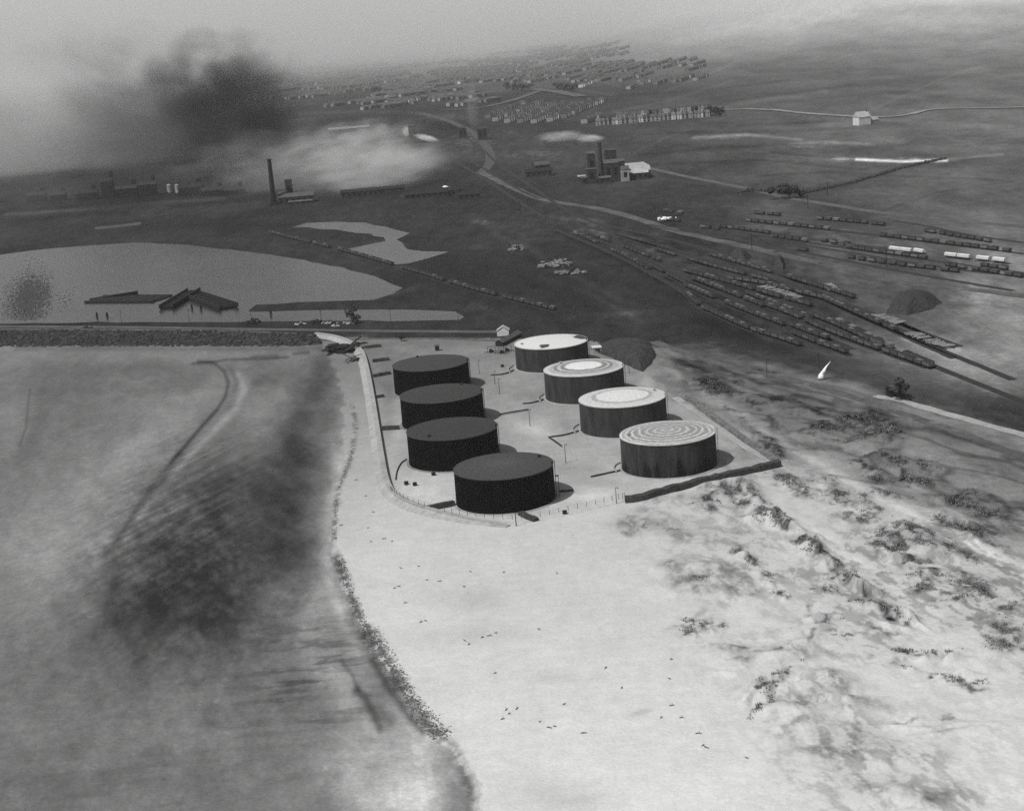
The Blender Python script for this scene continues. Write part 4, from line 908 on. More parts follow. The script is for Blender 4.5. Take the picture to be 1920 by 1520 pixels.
tree(1690, 746, 7, 9, 'dark bush-like tree beside the hut on the cinder track', 3); tree(752, 640, 3.5, 4, 'small dark bush at the back of the tank yard', 4, name='bush')
tree(668, 606, 4, 6, 'low dark bush right beside the lone canal tree', 5, name='bush')
wood = [(950, 168), (965, 170), (978, 171), (990, 170), (1050, 168), (1062, 170), (1074, 172), (1330, 218), (1342, 216), (1350, 219), (710, 172), (700, 176)]
for i, (a, b) in enumerate(wood):
    x, y, z = PT(a, b)
    lbl = ('far dark tree of a clump left of the pale road on the hillside' if a < 1000 and a > 900 else 'far dark tree of a clump at the end of the pale hillside road' if a < 1100 and a > 1000 else 'far dark tree at the right end of the terraced house rows' if a > 1300 else 'far dark tree behind the smoke')
    o = thing('tree', lbl, 'tree', (x, y, z), 0, lbl.replace('tree', 'trees'))
    t = MB(); t.tube([(0, 0, -1), (0, 0, 6)], [.7, .4], 6); t.build('trunk', M_BARK, o); crown_mb(12, 18, 160, i + 20, 1.6).build('crown', M_LEAF, o)
def hedge(px, h, w, label, seed):
    pts = dens(PL(px), 4); rnd = random.Random(seed); mb = MB()
    for p in pts:
        for _ in range(2): mb.ico((p[0] + rnd.gauss(0, w * .3), p[1] + rnd.gauss(0, w * .3), h * rnd.uniform(.25, .6)), w * rnd.uniform(.5, .9), rnd.randrange(9999), .9, 0, .4)
    return tag(mb.build('hedge', M_LEAF), label, 'hedge')
hedge([(1505, 363), (1600, 343), (1690, 316), (1770, 299)], 1.6, 2.2, 'dark hedge slanting across the plain right of the round tree', 1)
hedge([(1380, 362), (1410, 358), (1440, 360)], 1.8, 3, 'short dark hedge left of the round tree by the road', 2)

# ------------------------------------------------------------------ sidings and wagons
def wagon_mesh(name, body, load, L=5.6, W=2.5, cover=False):
    b = MB()
    b.box((0, 0, .95), (L, W, .22), 0, 2)
    for s_ in (-1, 1):
        b.box((0, s_ * (W / 2 - .06), 1.17), (L, .12, 1.35), 0, 0); b.box((s_ * (L / 2 - .06), 0, 1.17), (.12, W - .24, 1.35), 0, 0)
        for e in (-1, 1): b.lathe([(.02, -.08), (.48, -.08), (.48, .08), (.02, .08)], 10, (0, 0, 0), 2); 
    nv = len(b.v)
    for s_ in (-1, 1):
        for e in (-1, 1): b.tube([(e * L * .3, s_ * .72, .5), (e * L * .3, s_ * .86, .5)], .48, 10, 2)
        for e in (-.7, .7): b.box((s_ * (L / 2 + .2), e, 1.0), (.42, .28, .28), 0, 2)
    if cover:
        b.gable((0, 0, 2.5), (L, W), .5, 0, 0, .05)
    else:
        b.add([(-L / 2 + .12, -W / 2 + .12, 2.3), (L / 2 - .12, -W / 2 + .12, 2.3), (L / 2 - .12, W / 2 - .12, 2.3), (-L / 2 + .12, W / 2 - .12, 2.3), (-L * .2, 0, 2.95), (L * .22, 0, 2.85)], [(0, 1, 5, 4), (2, 3, 4, 5), (1, 2, 5), (3, 0, 4)], 1)
    return b.mesh(name, [body, load, M_IRON])
W_DARK = wagon_mesh('coal_wagon', M_WAGON, M_LOAD); W_GREY = wagon_mesh('coal_wagon', mat('faded_wagon_boards', .09, var=.3), M_LOAD)
W_EMP = wagon_mesh('coal_wagon', M_WAGON, mat('pit_prop_load', .08, var=.5, scale=2)); W_WHITE = wagon_mesh('covered_wagon', M_LIGHTW, M_LIGHTW, 9.0, 2.7, True)
NW = [0]
def siding(px, label, group, fill=.85, meshes=(W_DARK, W_DARK, W_GREY, W_EMP), seed=0, track=True, gap=6.9, gname='coal_wagon', z=.12):
    rnd = random.Random(seed); pts = dens(smooth_line(PL(px), 2), .5)
    if track:
        mb = MB(); q = dens(smooth_line(PL(px), 2), 10); n = len(q)
        for i, p in enumerate(q):
            a = np.array(q[max(i - 1, 0)]); b = np.array(q[min(i + 1, n - 1)]); t = (b - a) / (np.linalg.norm(b - a) + 1e-9); nr = np.array([-t[1], t[0]])
            for d, zz in ((-2.0, .0), (-1.5, z), (1.5, z), (2.0, .0)): k_ = np.array(p) + nr * d; mb.v.append((k_[0], k_[1], zz + .03))
        for i in range(n - 1):
            for j in range(3): a_ = i * 4 + j; mb.f.append((a_, a_ + 4, a_ + 5, a_ + 1)); mb.m.append(0)
        mb.build('railway_track', M_RAIL)['kind'] = 'structure'
    acc = 0.0; nxt = gap / 2; run = rnd.randint(4, 14)
    for a, b in zip(pts[:-1], pts[1:]):
        acc += math.dist(a, b)
        if acc >= nxt:
            run -= 1
            if run <= 0:
                run = rnd.randint(4, 16); nxt += gap * rnd.choice([1, 1, 2, 4]) * (1 - fill) * 3
            nxt += gap
            if NW[0] >= 300 and gname == 'coal_wagon': continue
            o = bpy.data.objects.new(gname, rnd.choice(meshes)); COL.objects.link(o); o.location = (b[0], b[1], z + .03); o.rotation_euler = (0, 0, math.atan2(b[1] - a[1], b[0] - a[0]) + (math.pi if rnd.random() < .5 else 0))
            tag(o, label, 'wagon', group); NW[0] += (gname == 'coal_wagon')
S = siding
S([(505, 438), (560, 452), (620, 466), (680, 482), (740, 500), (800, 518), (870, 540), (930, 556), (990, 571), (1047, 585)], 'coal wagon in the long train along the creek embankment', 'wagons in the train along the creek', .8, (W_DARK, W_DARK, W_EMP), seed=19)
S([(1286, 551), (1312, 577), (1345, 592), (1410, 622), (1462, 637), (1508, 653)], 'open coal wagon in the nearest long row of the sidings', 'wagons in the nearest siding row', .9, seed=1)
S([(1486, 627), (1530, 645), (1560, 655), (1594, 667)], 'open coal wagon in the short near row that ends above the steam jet', 'wagons in the short near row', .95, seed=2)
S([(1482, 612), (1530, 631), (1560, 640)], 'open coal wagon in the shortest row tucked behind the short near row', 'wagons in the shortest row', .95, seed=3)
S([(1430, 573), (1485, 592), (1540, 618), (1600, 641), (1660, 662), (1740, 690)], 'open coal wagon in the long row passing right of the short rows', 'wagons in the long right-hand row', .85, seed=4)
S([(1282, 510), (1324, 521), (1380, 536), (1420, 548), (1462, 560), (1519, 575)], 'open coal wagon in the middle row behind the stacking ground', 'wagons in the middle siding row', .8, seed=5)
S([(1519, 592), (1570, 612), (1620, 636), (1690, 664), (1750, 690)], 'open coal wagon in the farther row below the coal heap', 'wagons below the coal heap', .75, seed=6)
S([(1365, 525), (1440, 535), (1500, 552), (1545, 562)], 'open wagon in the pale-topped row behind the middle row', 'wagons in the pale-topped row', .7, (W_GREY, W_EMP), seed=7)
S([(1285, 538), (1340, 562), (1410, 590), (1470, 612)], 'pit-prop wagon on the stacking ground between two rows', 'wagons on the stacking ground', .8, (W_EMP, W_DARK, W_EMP), seed=8)
S([(1300, 525), (1360, 548), (1430, 576)], 'wagon in the upper line of the stacking ground', 'wagons in the upper stacking line', .8, (W_EMP, W_DARK), seed=9)
S([(1400, 552), (1470, 580), (1520, 600)], 'wagon in the row just behind the long right-hand row', 'wagons behind the right-hand row', .85, (W_EMP, W_DARK), seed=31)
S([(1230, 470), (1290, 488), (1360, 508), (1440, 528)], 'wagon in the row under the small dark coal heaps', 'wagons under the small coal heaps', .8, (W_DARK, W_GREY), seed=32)
S([(1330, 480), (1420, 505), (1520, 535), (1600, 560)], 'wagon in the row between the small coal heaps and the big one', 'wagons between the coal heaps', .75, (W_DARK, W_GREY, W_EMP), seed=33)
S([(1180, 480), (1240, 510), (1290, 536)], 'wagon in the row leading up to the stacking ground', 'wagons leading to the stacking ground', .8, (W_DARK,), seed=34)
S([(1540, 560), (1620, 596), (1700, 632), (1790, 672)], 'wagon in the long outer row at the right of the sidings', 'wagons in the outer right row', .75, (W_DARK, W_EMP), seed=35)
S([(1380, 410), (1440, 418), (1500, 425), (1590, 434), (1680, 444), (1780, 456)], 'wagon in the farthest row of the upper sidings', 'wagons in the farthest upper row', .8, (W_GREY, W_DARK, W_EMP), seed=10)
S([(1340, 418), (1400, 428), (1450, 437), (1511, 447), (1580, 456), (1660, 465)], 'wagon in the second row of the upper sidings', 'wagons in the second upper row', .75, (W_GREY, W_EMP), seed=11)
S([(1676, 414), (1740, 424), (1800, 438), (1852, 446), (1920, 455)], 'wagon in the short row on the plain at far right', 'wagons on the plain at far right', .8, (W_GREY, W_EMP), seed=12)
S([(1560, 458), (1640, 470), (1670, 474)], 'dark wagon left of the white covered wagons', 'dark wagons left of the white ones', .7, seed=13)
S([(1668, 470), (1684, 472), (1702, 474)], 'white covered wagon in the left train of the upper sidings', 'white wagons of the left train', 1, (W_WHITE,), seed=14, gap=9.6, gname='covered_wagon')
S([(1714, 474), (1732, 477)], 'lone white covered wagon between the two white trains', 'lone white wagons', 1, (W_WHITE,), seed=15, gap=10, gname='covered_wagon')
S([(1772, 482), (1818, 487)], 'white covered wagon in the right train of the upper sidings', 'white wagons of the right train', 1, (W_WHITE,), seed=16, gap=9.6, gname='covered_wagon')
S([(1830, 488), (1850, 490)], 'white covered wagon alone to the right of the right train', 'single white wagons', 1, (W_WHITE,), seed=17, gap=10, gname='covered_wagon')
S([(1862, 491), (1895, 495)], 'rightmost white covered wagon at the picture edge', 'rightmost white wagons', 1, (W_WHITE,), seed=18, gap=10, gname='covered_wagon')
S([(880, 300), (930, 330), (980, 360), (1010, 372)], 'wagon on the line beside the bright road bend', 'wagons beside the road bend', .7, (W_DARK,), seed=20)
def far_wagons():
    rnd = random.Random(91); mb = MB(); m3 = [M_WAGON, mat('sheeted_wagon', .12, var=.3), M_LOAD]
    for px in ([(1250, 398), (1400, 416), (1560, 432), (1720, 452), (1900, 474)], [(1320, 428), (1460, 446), (1640, 474), (1900, 508)], [(1240, 412), (1420, 436), (1600, 462)], [(1500, 470), (1660, 496), (1800, 512)], [(1420, 402), (1560, 414), (1660, 424)], [(1740, 436), (1900, 462)], [(1120, 446), (1180, 468), (1240, 492)], [(1080, 440), (1150, 470), (1220, 508)], [(1560, 600), (1640, 640), (1720, 676)], [(1780, 500), (1920, 522)]):
        pts = dens(smooth_line(PL(px), 2), 6.6); on = True; run = rnd.randint(3, 12)
        for a, b in zip(pts[:-1], pts[1:]):
            run -= 1
            if run <= 0: on = not on; run = rnd.randint(5, 18) if on else rnd.randint(2, 9)
            if not on: continue
            ang = math.atan2(b[1] - a[1], b[0] - a[0]); q = rnd.choice([0, 0, 0, 1]); mb.box((a[0], a[1], .15), (5.6, 1.6, .9), ang, 2); mb.box((a[0], a[1], 1.05), (5.5, 2.5, 1.4), ang, q); mb.box((a[0], a[1], 2.46), (5.2, 2.2, .25), ang, rnd.choice([2, 2, q]), .85)
    tag(mb.build('far_wagons', m3), 'many more small wagons in broken rows over the farther sidings', 'wagons', None, 'stuff')
far_wagons()
for k_, px in enumerate(([(1040, 430), (1120, 462), (1200, 500), (1290, 552)], [(1060, 425), (1150, 455), (1230, 490), (1300, 515)], [(1080, 420), (1180, 446), (1280, 480), (1370, 520), (1480, 575)], [(1120, 420), (1220, 440), (1340, 470), (1470, 515), (1600, 580), (1760, 650)], [(1220, 425), (1380, 448), (1540, 480), (1720, 515), (1900, 545)], [(1200, 420), (1350, 436), (1550, 466), (1750, 500), (1920, 520)], [(860, 250), (900, 275), (935, 310), (990, 345), (1060, 395), (1120, 420)], [(850, 300), (900, 330), (960, 370), (1040, 420)], [(1690, 660), (1760, 690), (1860, 730), (1960, 770)], [(1642, 592), (1695, 609), (1760, 640)], [(1150, 440), (1260, 470), (1420, 520), (1560, 572), (1700, 630), (1900, 712)], [(1100, 440), (1200, 480), (1320, 536), (1460, 598), (1600, 655)], [(1250, 398), (1400, 416), (1560, 432), (1720, 452), (1920, 476)], [(1320, 428), (1460, 446), (1640, 474), (1920, 512)], [(1210, 455), (1340, 490), (1480, 530), (1640, 590), (1800, 650)])):
    S(px, '', '', 0, seed=50 + k_, gap=1e6)

# coal heap and dark mound
def heap(px, h, m, label, name, seed, steep=1.0):
    pts = np.array(PL(px)); c = pts.mean(0); mb = MB(); n = len(pts); rings = 11
    for j in range(rings):
        t = j / (rings - 1); k_ = 1 - t * .8; zz = h * (math.sin(t * math.pi / 2) ** steep) - .2
        for i in range(n * 8):
            a = pts[i // 8]; b = pts[(i // 8 + 1) % n]; p = a + (b - a) * (i % 8) / 8; p = c + (p - c) * k_
            e = (fbm(np.array([p[0]]), np.array([p[1]]), 11, 4, seed, .65)[0] - .5) * 1.5
            mb.v.append((p[0] - c[0] + e * 1.5, p[1] - c[1] + e * 1.5, zz + (e * h * .35 if j else 0)))
    m_ = n * 8
    for j in range(rings - 1):
        for i in range(m_): mb.f.append((j * m_ + i, j * m_ + (i + 1) % m_, (j + 1) * m_ + (i + 1) % m_, (j + 1) * m_ + i)); mb.m.append(0)
    mb.f.append(tuple((rings - 1) * m_ + i for i in range(m_))); mb.m.append(0)
    return tag(mb.build(name, m, None, (c[0], c[1], 0), smooth=False), label, 'heap')
heap([(1105, 655), (1150, 672), (1185, 690), (1205, 698), (1222, 684), (1230, 668), (1222, 645), (1200, 640), (1140, 640)], 5.5, M_SLAG, 'dark steep-ended spoil mound right of the farthest white-roofed tank', 'spoil_mound', 5, .8)
heap([(1660, 588), (1700, 592), (1750, 580), (1770, 566), (1740, 556), (1690, 560), (1668, 570)], 7.5, M_COAL, 'dark coal heap standing among the right-hand sidings', 'coal_heap', 6)
heap([(1370, 492), (1400, 492), (1410, 482), (1385, 476), (1366, 482)], 6, M_COAL, 'small dark coal heap left of the long road through the sidings', 'coal_heap', 7)
heap([(1450, 505), (1468, 506), (1472, 494), (1455, 490)], 6, M_COAL, 'small dark coal heap right of the other small heap by the sidings road', 'coal_heap', 8)
def prop_stack(px, label, seed, m):
    a = np.array(P(*px[0])); b = np.array(P(*px[1])); L = np.linalg.norm(b - a); ang = math.atan2(b[1] - a[1], b[0] - a[0]); c = (a + b) / 2; rnd = random.Random(seed)
    o = thing('prop_stack', label, 'timber stack', (c[0], c[1], 0), ang, 'stacks of pit props'); mb = MB()
    for i in range(int(L / 1.3)): mb.tube([(-L / 2 + i * 1.3, -3.0 + rnd.uniform(-.4, .4), .5 + rnd.uniform(0, 1.0)), (-L / 2 + i * 1.3, 3.0 + rnd.uniform(-.4, .4), .5 + rnd.uniform(0, 1.0))], .42, 5)
    mb.build('props', m, o); mb = MB()
    for s_ in (-2, 2): mb.box((0, s_, 0), (L, .4, .5))
    mb.build('bearer', M_WOODD, o)
M_PROP = mat('peeled_props', .2, var=.4, scale=2)
for i, (q, l) in enumerate((([(1706, 628), (1740, 639)], 'pale stack of pit props in the right sidings, left one of two in line'), ([(1744, 641), (1782, 654)], 'pale stack of pit props in the right sidings, right one of two in line'), ([(1642, 594), (1692, 610)], 'long pale prop stack just below the coal heap'), ([(1430, 540), (1500, 562)], 'long prop stack behind the middle wagon row'), ([(1548, 536), (1566, 548)], 'short pale prop stack left of the coal heap'), ([(1700, 668), (1740, 682)], 'grey prop stack at the lower right end of the sidings'))):
    prop_stack(q, l, i, M_PROP)

# ------------------------------------------------------------------ works
def chimney(px, py, h, r0, r1, label, m=M_BRICK, name='factory_chimney'):
    x, y = P(px, py); o = thing(name, label, 'chimney', (x, y, 0)); b = MB(); b.lathe([(r0, -.5), (r0 * .95 + r1 * .05, h * .1), (r1, h - 1.6)], 20); b.build('shaft', m, o)
    b = MB(); b.lathe([(r1, -1.6), (r1 * 1.18, -1.2), (r1 * 1.18, -.2), (r1 * 1.02, 0), (r1 * .7, 0), (r1 * .7, -3)], 20, (0, 0, h)); b.build('cap', m, o)
    b = MB(); b.box((0, 0, -.3), (r0 * 2.6, r0 * 2.6, h * .08)); b.build('plinth', m, o); return x, y
chimney(514, 385, 43, 2.6, 1.8, 'tall leaning-looking black chimney at left in front of the pale smoke', M_IRON)
chimney(1128, 341, 36, 2.4, 1.7, 'dark brick chimney of the colliery works trailing white steam')
def works(name, label, px, py, rz, blocks, cat='factory', group=None, z=0):
    x, y = P(px, py); o = thing(name, label, cat, (x, y, z), rz, group)
    for (dx, dy, w, d, h, rise, kind, wall, roof) in blocks:
        b = MB(); b.box((dx, dy, -.3), (w, d, h + .3)); wl_ = b.build('wall', wall, o)
        if kind == 'g':
            r = MB(); r.gable((dx, dy, h + .01), (w, d), rise, 0, 0, .4); r.build('roof', roof, wl_)
        elif kind == 's':                       # saw-tooth / ridged shed roof
            r = MB(); k_ = max(2, int(round(d / 7)))
            for i in range(k_): r.gable((dx, dy - d / 2 + (i + .5) * d / k_, h + .01), (w, d / k_ - .02), rise, 0, 0, 0)
            r.build('roof', roof, wl_)
        else:
            r = MB(); r.box((dx, dy, h), (w + .5, d + .5, .5)); r.build('roof', roof, wl_)
        n = int(w / 5)
        for i in range(min(n, 8)):
            wb = MB(); wb.box((dx - w / 2 + (i + .5) * w / n, dy - d / 2 - .06, h * .35), (w / n * .45, .1, h * .4)); wb.build('window', M_GLASS, wl_)
    return o
works('boiler_house', 'dark low works with a square tower beside the tall black chimney', 556, 380, .08, [(0, 0, 33, 16, 6.5, 3, 'g', M_BRICK, M_SLATE), (-6, 10, 6.5, 6.5, 21, 0, 'f', M_BRICK, M_SLATE), (4, -13, 22, 5, 2.5, 1, 'g', M_BRICK, M_ROADG), (-12, 4, 8, 10, 9, 2, 'g', M_BRICK, M_SLATE)])
works('colliery_works', 'clustered dark colliery buildings with pale ridged shed roofs on the plain', 1128, 342, .06, [
    (-9, 0, 9, 10, 13, 0, 'f', M_BRICK, M_SLATE), (-7, 12, 7, 7, 26, 2, 'g', M_BRICK, M_SLATE), (10, 4, 14, 14, 17, 3, 'g', M_BRICK, M_SLATE), (12, 18, 10, 9, 27, 0, 'f', M_BRICK, M_SLATE), (19, 2, 6, 8, 18, 2, 'g', M_BRICK, M_SLATE),
    (21, -6, 7, 7, 11, 3, 'g', M_HOUSE, M_SLATE), (33, 2, 20, 12, 6, 2, 'g', M_BRICK, M_ROOFL), (33, 26, 27, 42, 7, 4.2, 's', M_BRICK, M_ROOFL), (-16, -2, 6, 6, 6, 1.5, 'g', M_BRICK, M_SLATE), (2, -8, 10, 6, 5, 1.5, 'g', M_BRICK, M_ROADG), (-13, 22, 12, 8, 5, 1, 'g', M_BRICK, M_ROOFL)])
# shunted works in the smoke at left
wk_ = [(70, 378, 20, 12, 9, 'low dark works block at far left in the smoke'), (110, 376, 16, 12, 8, 'second dark works block from the left in the smoke'), (165, 374, 22, 14, 9, 'dark works block left of the tall gantry block'), (205, 371, 12, 12, 22, 'tall dark gantry block rising in the left smoke'),
       (240, 370, 22, 14, 12, 'dark works block right of the tall gantry block'), (280, 367, 18, 12, 15, 'dark works block left of the twin white tanks'), (360, 366, 24, 14, 11, 'dark works block right of the twin white tanks'), (400, 366, 22, 14, 7, 'low dark works block between the twin white tanks and the tall chimney'),
       (440, 364, 20, 12, 6, 'lowest dark works block just left of the tall chimney')]
for i, (a, b, w, d, h, l) in enumerate(wk_):
    works('works_block', l, a, b, .05 * (i % 3), [(0, 0, w, d, h * .8, 3, 'g' if i % 3 else 's', M_WOODD, M_BRICK), (w * .3, d * .5, w * .2, 4, h + 5, 0, 'f', M_WOODD, M_BRICK)], group='works in the smoke')
for a, l in ((318, 'left one of the twin small pale tanks in the smoke'), (333, 'right one of the twin small pale tanks in the smoke')):
    x, y = P(a, 361); o = thing('pale_tank', l, 'tank', (x, y, 0), 0, 'twin pale tanks'); b = MB(); b.lathe([(2.2, 0), (2.2, 8)], 18); b.build('shell', M_WHITE, o); b = MB(); b.lathe([(2.3, 8), (.01, 9)], 18); b.build('roof', M_WHITE, o)
wk2 = [(655, 248, 60, 16, 6, M_CONCD, 'long pale-roofed shed seen over the smoke bank'), (775, 268, 10, 10, 22, M_BRICK, 'dark tower rising behind the steam above the smoke bank'), (905, 262, 12, 10, 14, M_BRICK, 'dark block at the far end of the curved road'), (868, 258, 10, 10, 12, M_BRICK, 'dark block left of the curved road end'),
       (840, 366, 26, 12, 5, M_WOODD, 'low dark sheds below the head of the smoke bank'), (800, 370, 40, 12, 4, M_WOODD, 'long low dark shed under the smoke bank'), (880, 372, 20, 10, 4, M_WOODD, 'low dark shed right of the small locomotive steam'), (700, 366, 60, 12, 5, M_WOODD, 'longest low dark shed under the smoke bank'), (1010, 330, 26, 12, 5, M_WOODD, 'low dark shed left of the colliery works')]
for i, (a, b, w, d, h, rf, l) in enumerate(wk2): works('works_shed', l, a, b, .05, [(0, 0, w, d, h, 2.5, 'g', M_BRICK, rf)], group='scattered works sheds')

# ------------------------------------------------------------------ houses
def house_mesh(name, wall, roof, w=9, d=9, h=6, rise=3.4):
    b = MB(); b.box((0, 0, -2), (w, d, h + 2), 0, 0); b.gable((0, 0, h + .01), (w, d), rise, 0, 1, .25); b.box((w * .4, 0, h + rise * .7), (.9, 1.4, 2.4), 0, 2)
    for s_ in (-1, 1):
        for i in (-1, 1):
            for z in (.9, 3.7): b.box((i * w * .25, s_ * (d / 2 + .03), z), (1.3, .05, 1.5), 0, 3)
    return b.mesh(name, [wall, roof, M_BRICK, M_GLASS])
H1 = house_mesh('terraced_house', M_HOUSE, M_SLATE); H2 = house_mesh('terraced_house', mat('stone_house_wall', .15, var=.2), M_SLATE); H3 = house_mesh('terraced_house', M_WHITE, mat('weathered_slate', .13, var=.2)); H4 = house_mesh('terraced_house', M_HOUSE, mat('brown_tiles', .11, var=.2))
cnt = [0]
def terrace(p0, p1, n, label, group, seed, meshes=(H1, H2, H4), drop=.08):
    rnd = random.Random(seed)
    for i in range(n):
        if rnd.random() < drop: continue
        t = (i + .5) / n; a = p0[0] + (p1[0] - p0[0]) * t; b = p0[1] + (p1[1] - p0[1]) * t
        x, y, z = PT(a, b); x2, y2, _ = PT(p0[0] + (p1[0] - p0[0]) * (t + .05), p0[1] + (p1[1] - p0[1]) * (t + .05))
        o = bpy.data.objects.new('terraced_house', rnd.choice(meshes)); COL.objects.link(o); o.location = (x, y, z); o.rotation_euler = (0, 0, math.atan2(y2 - y, x2 - x)); tag(o, label, 'house', group); cnt[0] += 1
rows = [((914, 222), (985, 197)), ((928, 228), (1018, 194)), ((950, 231), (1040, 196)), ((975, 231), (1055, 199)), ((1000, 232), (1085, 194)), ((1030, 229), (1105, 194)), ((1056, 222), (1130, 192))]
names = ['leftmost', 'second', 'third', 'fourth', 'fifth', 'sixth', 'rightmost']
for i, (a, b) in enumerate(rows):
    terrace(a, b, 20, 'terraced house in the %s of the slanting rows on the hillside' % names[i], 'houses in the %s slanting row' % names[i], 100 + i, (H1, H2, H4, H2, H3) if i in (0, 5, 6) else (H1, H2, H4))
terrace((1160, 224), (1332, 211), 26, 'terraced house in the upper of two level rows at right', 'houses in the upper level row', 120, (H1, H3))
terrace((1120, 236), (1328, 219), 26, 'terraced house in the lower of two level rows at right', 'houses in the lower level row', 121, (H1, H3, H4))
terrace((752, 196), (836, 178), 16, 'pale terraced house in the short row above the smoke', 'houses in the short row above the smoke', 122, (H3, H1))
terrace((832, 178), (836, 188), 4, 'pale house at the turned end of the short row above the smoke', 'houses at the turned row end', 123, (H3,), 0)
terrace((1088, 165), (1136, 146), 14, 'white terraced house climbing the far hillside', 'white houses climbing the far hillside', 124, (H3, H1))
terrace((1095, 232), (1125, 222), 8, 'small terraced house left of the two level rows', 'houses left of the level rows', 125, (H1, H4))
terrace((860, 158), (1000, 140), 22, 'far house in the long pale row below the mountain', 'houses in the long far row', 126, (H1, H2, H3))
terrace((680, 190), (745, 186), 9, 'far house scattered left of the short row above the smoke', 'houses scattered above the smoke', 127, (H1, H3), .3)
x, y, z = PT(1616, 234)
f_ = thing('farmhouse', 'lone white farmhouse on the right-hand hillside', 'house', (x, y, z), .4)
b = MB(); b.box((0, 0, -3), (16, 12, 12)); b.build('wall', M_WHITE, f_); b = MB(); b.gable((0, 0, 9.02), (16, 12), 6, 0, 0, .4); b.build('roof', M_ROOFL, f_); b = MB(); b.box((15, 2, -3), (14, 9, 7)); b.gable((15, 2, 4.02), (13.9, 9), 3); b.build('outbuilding', M_HOUSE, f_)
b = MB(); b.box((6.5, 0, 12), (1.4, 1.8, 4)); b.build('chimney_stack', M_BRICK, f_)
def town():
    rnd = random.Random(77); mb = MB()
    def street(x, y, ang, n, w=7.5):
        ca, sa = math.cos(ang), math.sin(ang); k_ = rnd.choice([0, 1, 1]); 
        for i in range(n):
            if rnd.random() < .22: continue
            px, py = x + ca * w * (i - n / 2), y + sa * w * (i - n / 2); z = gz(px, py); q = rnd.choice([k_, k_, k_, 3])
            mb.box((px, py, z - 3), (w - .1, 8, 8.5), ang, q); mb.gable((px, py, z + 5.52), (w - .1, 8), 2.8, ang, 2, .1)
    for (x0, x1, y0, y1, ns, ang) in ((840, 1040, 112, 152, 44, 1.15), (1030, 1240, 104, 152, 40, 1.2), (600, 850, 122, 172, 40, 1.0), (700, 900, 150, 200, 18, .9), (1130, 1330, 122, 168, 12, 1.2), (400, 620, 140, 190, 10, .8), (940, 1160, 96, 118, 14, 1.1)):
        for k_ in range(ns):
            a = rnd.uniform(x0, x1); bb = rnd.uniform(y0, y1); x, y = P(a, bb)
            for r in range(rnd.choice([1, 2, 3, 3])): street(x - 34 * r * math.sin(ang), y + 34 * r * math.cos(ang), ang + rnd.gauss(0, .03), rnd.randint(6, 20))
    o = mb.build('far_town', [mat('town_wall', .18, var=.4, scale=.05), mat('sooty_town_wall', .14, var=.4, scale=.05), mat('town_slate', .1, var=.4, scale=.08), mat('pale_town_wall', .28)]); tag(o, 'far-off town of many small terraced streets spread below the mountain', 'town', None, 'stuff')
town()

# ------------------------------------------------------------------ marram grass, wrack and driftwood
def marram():
    rng = np.random.default_rng(5); V = []; F = []; nv = 0; pick = []
    for (a, b, rx, ry, ro, d, h) in HUM:
        if d < 28: continue
        n = int(min(420, 5 + rx * ry * d / 120.0)); c, s_ = math.cos(math.radians(ro)), math.sin(math.radians(ro))
        u = rng.normal(0, .5, n) * rx; v = rng.normal(0, .5, n) * ry
        for i in range(n): pick.append(P(a + u[i] * c - v[i] * s_, b + u[i] * s_ + v[i] * c))
    P2 = np.array(pick); X = P2[:, 0]; Y = P2[:, 1]
    ok = (~inpoly(X, Y, PL(YARD))) & (fbm(X, Y * .55, 2.6, 5, 77, .65) > .50); X = X[ok]; Y = Y[ok]; Z = terrain(X, Y)
    n = len(X)
    for k_ in range(6):
        ang = rng.uniform(0, 6.28, n); hh = rng.uniform(.2, .55, n); sp2 = rng.uniform(.2, .5, n); ox = rng.normal(0, .35, n); oy = rng.normal(0, .35, n); w = .16
        dx, dy = np.cos(ang), np.sin(ang); bx, by = X + ox, Y + oy
        p0 = np.stack([bx - dy * w, by + dx * w, Z - .1], -1); p1 = np.stack([bx + dy * w, by - dx * w, Z - .1], -1); p2 = np.stack([bx + dx * sp2, by + dy * sp2, Z + hh], -1)
        V.append(np.stack([p0, p1, p2], 1).reshape(-1, 3))
    V = np.concatenate(V); nt_ = len(V) // 3
    me = bpy.data.meshes.new('dune_grass'); me.vertices.add(len(V)); me.vertices.foreach_set('co', V.astype(np.float32).ravel())
    me.loops.add(len(V)); me.loops.foreach_set('vertex_index', np.arange(len(V), dtype=np.int32)); me.polygons.add(nt_); me.polygons.foreach_set('loop_start', np.arange(0, len(V), 3, dtype=np.int32)); me.update(); me.materials.append(M_MARRAM)
    o = bpy.data.objects.new('dune_grass', me); COL.objects.link(o); tag(o, 'tufts of dark marram grass scattered over the dunes', 'grass', None, 'stuff')
marram()
